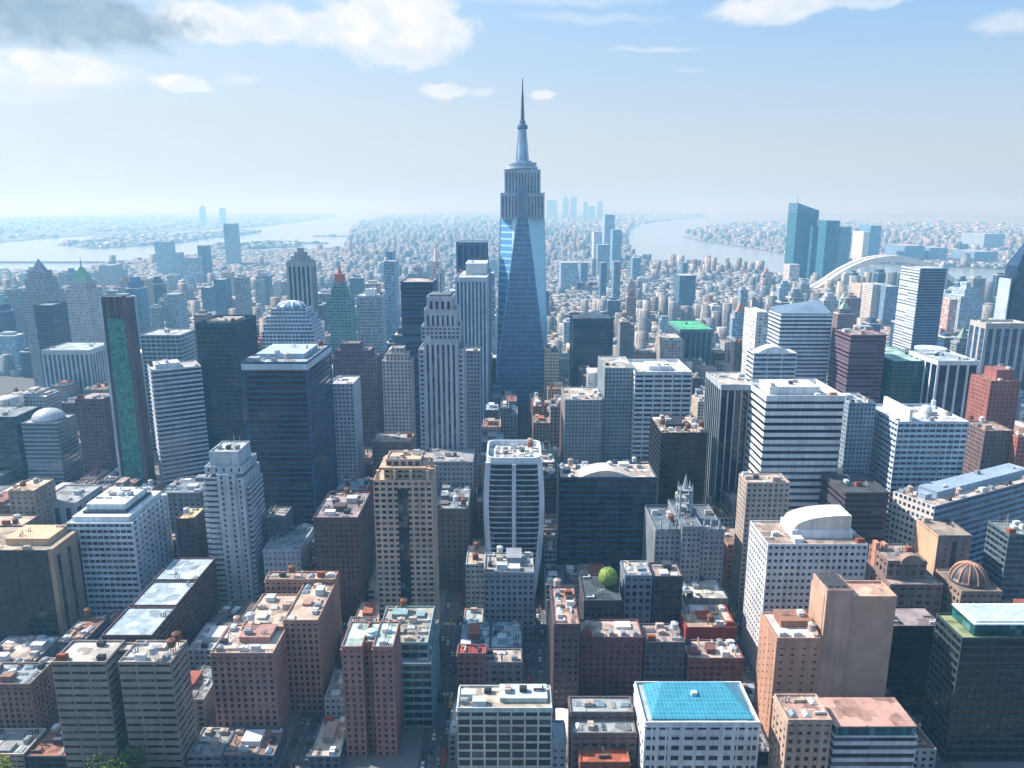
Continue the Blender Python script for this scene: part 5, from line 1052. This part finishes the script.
for X, Y, w, d, h, c, shape, kk, lab in mrec:
    root = bpy.data.objects.new('distant_tower', None); COL.objects.link(root); root.location = (X, Y+d/2, 0)
    tag(root, lab, 'tower block', 'middle distance tower blocks')
    fm = facadem(c[1], c[2], mr.choice((3.6, 4.2)), mr.choice((3.2, 4.5, 6)), mr.choice((.35, .5)), mr.choice((.25, .45))); wm = wallm(c[1])
    hb_ = h if shape == 'flat' else h*.88
    MB().box(-w/2, w/2, -d/2, d/2, 0, hb_).build('wall', fm, root)
    MB().box(-w/2-.3, w/2+.3, -d/2-.3, d/2+.3, hb_, hb_+1.6).build('roof', wallm(mr.choice(('9aa3aa', 'b9b5af', 'c9c6c2'))), root)
    if shape == 'flat': MB().box(-w*.3, w*.25, -d*.25, d*.3, hb_+1.6, hb_+6).build('penthouse', wm, root)
    else:
        MB().box(-w*.38, w*.38, -d*.38, d*.38, hb_+1.6, h).build('upper_wall', fm, root)
        if shape == 'crowned': MB().box(-w*.24, w*.24, -d*.24, d*.24, h, h+7).build('crown', wm, root)
        if shape == 'spired': MB().cyl(0, 0, h, h+14, w*.36, 1.2, 4, math.pi/4).cyl(0, 0, h+14, h+26, .8, .2, 6).build('spire', wallm(mr.choice(('8aa394', '8c949c', 'a07a6c'))), root)

# ---- the uncountable rest of the city: small houses and blocks to the horizon
class Mass:
    def __init__(s): s.v = []; s.c = []
    def add(s, x0, x1, y0, y1, z1, wc, rc):
        s.v.append((x0, x1, y0, y1, z1)); s.c.append((wc, rc))
    def build(s, name, fh, bay):
        n = len(s.v); A = np.array(s.v); V = np.zeros((n, 8, 3))
        X0, X1, Y0, Y1, Z = A.T
        for k, (a, b, c) in enumerate(((0, 0, 0), (1, 0, 0), (1, 1, 0), (0, 1, 0), (0, 0, 1), (1, 0, 1), (1, 1, 1), (0, 1, 1))):
            V[:, k, 0] = X1 if a else X0; V[:, k, 1] = Y1 if b else Y0; V[:, k, 2] = Z if c else 0
        F = np.array([(4, 5, 6, 7), (0, 1, 5, 4), (1, 2, 6, 5), (2, 3, 7, 6), (3, 0, 4, 7)])
        FF = (np.arange(n)[:, None, None]*8+F[None]).reshape(-1, 4)
        me = bpy.data.meshes.new(name); me.vertices.add(n*8); me.vertices.foreach_set('co', V.reshape(-1))
        me.loops.add(FF.size); me.loops.foreach_set('vertex_index', FF.reshape(-1).astype(np.int32)); me.polygons.add(n*5)
        me.polygons.foreach_set('loop_start', np.arange(0, n*20, 4, dtype=np.int32)); me.polygons.foreach_set('loop_total', np.full(n*5, 4, dtype=np.int32))
        me.update(); me.validate()
        col = np.ones((n, 5, 4), dtype=np.float32)
        C = np.array([[w_[:3], r_[:3]] for w_, r_ in s.c], dtype=np.float32)
        col[:, 0, :3] = C[:, 1]; col[:, 1:, :3] = C[:, 0][:, None]
        at = me.color_attributes.new('paint', 'FLOAT_COLOR', 'CORNER'); at.data.foreach_set('color', np.repeat(col.reshape(-1, 4), 4, axis=0).reshape(-1))
        m, nt, p = newmat(name+'_mat'); g = nt.nodes.new('ShaderNodeGroup'); g.node_tree = facade_group(); a = nt.nodes.new('ShaderNodeAttribute'); a.attribute_name = 'paint'
        nt.links.new(a.outputs['Color'], g.inputs['Wall']); g.inputs['Glass'].default_value = lin('3a4a5a'); g.inputs['FH'].default_value = fh; g.inputs['BW'].default_value = bay; g.inputs['V0'].default_value = .45; g.inputs['P0'].default_value = .4
        nt.links.new(g.outputs[0], p.inputs['Base Color']); nt.links.new(g.outputs[1], p.inputs['Roughness']); me.materials.append(m)
        o = bpy.data.objects.new(name, me); COL.objects.link(o); tag(o, kind='stuff'); return o
WC = [lin(x) for x in ('bfc2c4', 'a9aeb3', 'd0d2d3', 'a39690', '8d7068', '7f8d9a', 'ada198', '6d7c8b', 'cbc5be', '98a3ad', '52677c', '4a627a', '8fa0b0', '7d8f9f')]
RC = [lin(x) for x in ('c2c2c0', '989fa5', 'aca49c', '7f7470', 'cfcfce', '6c7781', 'a5b0b8', '86695f', '5a6672', '7f8b96')]
ms = Mass(); gr = random.Random(99)
for ar, x0, x1, y0, y1, h, vis in masslots: ms.add(x0, x1, y0, y1, h, gr.choice(WC), gr.choice(RC))
rown = 0
slant = lambda Y: 0.0
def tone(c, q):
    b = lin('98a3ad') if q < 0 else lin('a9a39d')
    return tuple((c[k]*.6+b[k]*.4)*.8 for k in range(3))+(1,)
nv = lambda x, y: mnoise.noise(Vector((x/700, y/700, 3.1)))
Y = CROSS[-1]+10
while Y < 8000:
    s = 12+Y*.0036; rown += 1
    half = (Y+60)*.70+60; x = -half; blk = 0
    while x < half:
        w = s*gr.uniform(.7, 1.25); x0_ = x; x += w+.3; blk += w
        if blk > s*9: x += s*1.1; blk = 0
        if gr.random() < .04: continue
        d = s*gr.uniform(.8, .98); yy = Y; x_ = x0_+slant(Y)
        if not (pip(POLY['ground'], x_, yy) or pip(POLY['east_shore'], x_, yy)): continue
        if any(x_ < o[1]+2 and x_+w > o[0]-2 and yy < o[3]+2 and yy+d > o[2]-2 for o in occ): continue
        q = nv(x_, yy); h = gr.uniform(8, 15)*(1+max(0, q)*1.3); shore = Y > 2500 and x_ < -Y*.22
        if gr.random() < (.01 if shore else (.1 if -Y*.4 < x_ < 0 else .05)+.2*max(0, q)): h *= gr.uniform(1.8, 3.8)
        if shore: h *= .7
        h = max(6, zcap(x_, x_+w, yy, yy+d, h)) if Y < 3200 else h
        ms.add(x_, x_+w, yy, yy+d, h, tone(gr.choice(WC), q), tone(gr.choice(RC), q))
    if rown % 2 == 0: Y += s*.75
    Y += s
while Y < 26000:
    s = 18+Y*.0065
    half = Y*.70; x = -half
    while x < half:
        x += s*gr.uniform(.8, 1.6)
        if pip(POLY['ground'], x, Y) or pip(POLY['east_shore'], x, Y) or pip(POLY['far_strip'], x, Y):
            h = gr.uniform(9, 24)
            if gr.random() < .08: h *= gr.uniform(1.8, 4)
            if not pip(POLY['ground'], x, Y): h *= .6
            ms.add(x, x+s*gr.uniform(.4, .8), Y, Y+s*gr.uniform(.4, .8), h, gr.choice(WC), gr.choice(RC))
    Y += s*1.2
for nm, n in (('far_shore', 2600), ('island', 420), ('islet', 14), ('pier_island', 60), ('horizon_land', 300)):
    P = POLY[nm]; bx = [p[0] for p in P]; by_ = [p[1] for p in P]; k = 0; t = 0
    while k < n and t < n*40:
        t += 1; x = gr.uniform(max(min(bx), -max(by_)*.7), min(max(bx), max(by_)*.7)); y = gr.uniform(min(by_), min(max(by_), 30000))
        if not pip(P, x, y): continue
        s = 12+y*.002; ms.add(x, x+s*gr.uniform(.8, 3), y, y+s, gr.uniform(8, 26), gr.choice(WC), gr.choice(RC)); k += 1
ms.build('distant_houses', 4.0, 5.0)
print('MASS', len(ms.v), 'fill', len(fill), 'mid', len(MID))

# ---- the city behind and beside the viewpoint, which shades the streets and shows in the glass
mb2 = Mass(); br_ = random.Random(31)
for gx in range(-900, 900, 62):
    for gy in range(-950, 205, 62):
        if abs(gx+25) < 75 and abs(gy+25) < 80: continue
        p = proj(gx, max(gy+46, 5), 0); hmax = 190 if gy < -60 else max(10, min(90, zat(790, gy+50) if abs(gx) < 260 else 60))
        if gy >= -60 and abs(gx) > 260: hmax = max(10, min(60, CAM_H-(gy+46)*.9))
        mb2.add(gx, gx+46, gy, gy+46, min(hmax, br_.uniform(50, 190)), lin(br_.choice(('5b5f66', '6f6460', '4b535c', '7d7f82'))), lin('77797c'))
mb2.build('rear_city_blocks', 3.8, 3.6)
# ---- distant greenery along the shores (woods read as one mass)
def leafmat(name, a, b):
    m, nt, p = newmat(name); g = nt.nodes.new('ShaderNodeNewGeometry'); n = nt.nodes.new('ShaderNodeTexNoise'); n.inputs['Scale'].default_value = .6; n.inputs['Detail'].default_value = 4
    nt.links.new(g.outputs['Position'], n.inputs[0]); f = mnode(nt, 'MULTIPLY_ADD', g.outputs['Random Per Island'], .6, mnode(nt, 'MULTIPLY', n.outputs[0], .5))
    nt.links.new(mixc(nt, f, lin(a), lin(b)), p.inputs['Base Color']); p.inputs['Roughness'].default_value = .8; return m
LEAF = leafmat('leaves', '1f3518', '5d7a2c'); LEAF2 = leafmat('leaves_yellow', '56661f', '9aa03a'); BARK = wallm('4a3b30')
def crown_mesh(name, R, H, n, leaf, mat, seed):
    g = random.Random(seed); V = []; F = []
    cl = [(g.gauss(0, R*.42), g.gauss(0, R*.42), H*.55+g.uniform(-.35, .42)*H*.6, R*g.uniform(.28, .5)) for _ in range(34)]
    for _ in range(n):
        c = g.choice(cl); u = Vector((g.gauss(0, 1), g.gauss(0, 1), g.gauss(0, 1))).normalized()*c[3]*g.uniform(.7, 1.05)
        p = Vector(c[:3])+u; a = Vector((g.gauss(0, 1), g.gauss(0, 1), g.gauss(0, .6))).normalized(); b = a.cross(Vector((g.gauss(0, 1), g.gauss(0, 1), g.gauss(0, 1)))).normalized()
        s = leaf*g.uniform(.6, 1.3); k = len(V); V += [tuple(p-a*s), tuple(p-b*s*.6), tuple(p+a*s), tuple(p+b*s*.6)]; F.append((k, k+1, k+2, k+3))
    me = bpy.data.meshes.new(name); me.from_pydata(V, [], F); me.materials.append(mat); return me
def trunk_mesh(H, r, R):
    b = MB(); b.cyl(0, 0, 0, H*.45, r, r*.6, 8)
    for k in range(5):
        a = k*1.257; b.loft([[(q*math.cos(t_), q*math.sin(t_), H*.4) for t_ in (0, 2.1, 4.2)] for q in (r*.4,)]+[[(math.cos(a)*R*.5+.08*math.cos(t_), math.sin(a)*R*.5+.08*math.sin(t_), H*.72) for t_ in (0, 2.1, 4.2)]])
    return b.mesh('trunk', BARK)
cm = [crown_mesh('crown', 6, 11, 5200, .42, LEAF, 3), crown_mesh('crown', 6, 11, 4200, .42, LEAF2, 4)]; tm = trunk_mesh(11, .5, 6)
def tree(px, py, s, v, label, group=None):
    Y = Yg(py); r = bpy.data.objects.new('tree', None); COL.objects.link(r); r.location = (Xat(px, Y, 0), Y, .15); r.scale = (s, s, s*.95); r.rotation_euler = (0, 0, px)
    tag(r, label, 'tree', group); link('crown', cm[v], r); link('trunk', tm, r)
tree(125, 796, 2.0, 0, 'round green tree at the bottom edge in front of the banded twin slab')
tree(92, 799, .9, 0, 'small green tree left of the round tree at the bottom edge')
tree(156, 799, .8, 0, 'small green tree right of the round tree at the bottom edge')
tree(3, 788, 1.3, 1, 'yellow green tree in the bottom left corner')
for i, (px, py, s, lb) in enumerate(((78, 712, .45, 'small street tree behind the banded twin slab'), (30, 752, .4, 'small street tree in the street at lower left'), (312, 748, .35, 'street tree on the avenue left of the notched brick tower'), (440, 700, .35, 'street tree on the avenue right of the teal glass block'))):
    tree(px, py, s, i % 2, lb)

# ---- cars on the near streets
CM = {c: wallm(c, .35) for c in ('d9d9d6', '2a2d33', '8f969c', 'b8322c', 'e0b02c', '3d5f8a')}
gl = glassm('0c1218', 1, 1, .1); tyre = wallm('17181a')
cp = {}
for c, m in CM.items():
    body = MB().loft([[(-.9, -2.2, .35), (.9, -2.2, .35), (.9, 2.2, .35), (-.9, 2.2, .35)], [(-.92, -2.25, .6), (.92, -2.25, .6), (.92, 2.25, .6), (-.92, 2.25, .6)], [(-.85, -2.1, .92), (.85, -2.1, .92), (.85, 2.1, .86), (-.85, 2.1, .86)]]).mesh('body', m)
    cab = MB().loft([[(-.8, -1.5, .9), (.8, -1.5, .9), (.8, 1.1, .88), (-.8, 1.1, .88)], [(-.64, -.95, 1.42), (.64, -.95, 1.42), (.64, .45, 1.42), (-.64, .45, 1.42)]]).mesh('cabin', gl)
    rf_ = MB().box(-.6, .6, -.9, .4, 1.42, 1.46).mesh('roof', m); cp[c] = (body, cab, rf_)
wh = MB(); wh.v = [(x, .33*math.cos(a), .33+.33*math.sin(a)) for x in (-.11, .11) for a in [i*math.pi/6 for i in range(12)]]
wh.f = [tuple(range(12)), tuple(range(23, 11, -1))]+[(i, 12+i, 12+(i+1) % 12, (i+1) % 12) for i in range(12)]; whm = wh.mesh('wheel', tyre)
vr = random.Random(8); names = {'d9d9d6': 'white', '2a2d33': 'black', '8f969c': 'grey', 'b8322c': 'red', 'e0b02c': 'yellow', '3d5f8a': 'blue'}
nc = 0
for ax in AVE:
    for lane in (-4.6, -1.2, 2.6, 5.0):
        y = 300+vr.uniform(0, 10)
        while y < 620:
            y += vr.choice((5.6, 6.5, 8, 14, 25, 34))*vr.uniform(.95, 1.3); p = proj(ax+lane, y, 0)
            if not (0 < p[0] < 1024 and p[1] < 768): continue
            if in_hero(ax+lane-1.5, ax+lane+1.5, y-3, y+3, 0): continue
            # seen from the camera?
            hid = False
            for H_ in HERO:
                if H_[6] < y:
                    for t in (.05, .5, .95):
                        yb_ = H_[6]+(H_[7]-H_[6])*t
                        if yb_ < y and H_[4] < (ax+lane)*yb_/y < H_[5] and CAM_H*(1-yb_/y) < H_[8]: hid = True
            if hid: continue
            c = vr.choice(['d9d9d6', 'd9d9d6', '2a2d33', '2a2d33', '8f969c', '8f969c', 'b8322c', 'e0b02c', '3d5f8a', '2a2d33']); r = bpy.data.objects.new('car', None); COL.objects.link(r); r.location = (ax+lane, y, .0); r.rotation_euler = (0, 0, 0 if lane > 0 else math.pi)
            tag(r, f'{names[c]} car on a shaded city street', 'car', f'{names[c]} cars on the streets')
            for me, nm in zip(cp[c], ('body', 'cabin', 'roof')): link(nm, me, r)
            for X in (-.82, .82):
                for Yw in (-1.35, 1.35): link('wheel', whm, r, (X, Yw, 0))
            nc += 1
print('CARS', nc)
# ---- haze
hz = MB().box(-63000, 63000, -3000, 63500, -6, 470).build('haze', None)
m = bpy.data.materials.new('haze'); m.use_nodes = True; nt = m.node_tree; nt.nodes.clear()
ou = nt.nodes.new('ShaderNodeOutputMaterial'); pv_ = nt.nodes.new('ShaderNodeVolumePrincipled'); nt.links.new(pv_.outputs[0], ou.inputs['Volume'])
pv_.inputs['Color'].default_value = (.21, .49, .76, 1); pv_.inputs['Absorption Color'].default_value = (.74, .40, .02, 1); pv_.inputs['Density'].default_value = HAZE_DENS; pv_.inputs['Anisotropy'].default_value = .22
hz.data.materials.append(m); tag(hz, kind='stuff')
sc.cycles.use_denoising = True; sc.cycles.max_bounces = 6; sc.cycles.volume_bounces = 1; sc.cycles.diffuse_bounces = 3; sc.cycles.glossy_bounces = 3
for q in COL.objects:
    if '_n' in q.keys(): del q['_n']
    if 'category' in q.keys(): q['kind'] = 'thing'
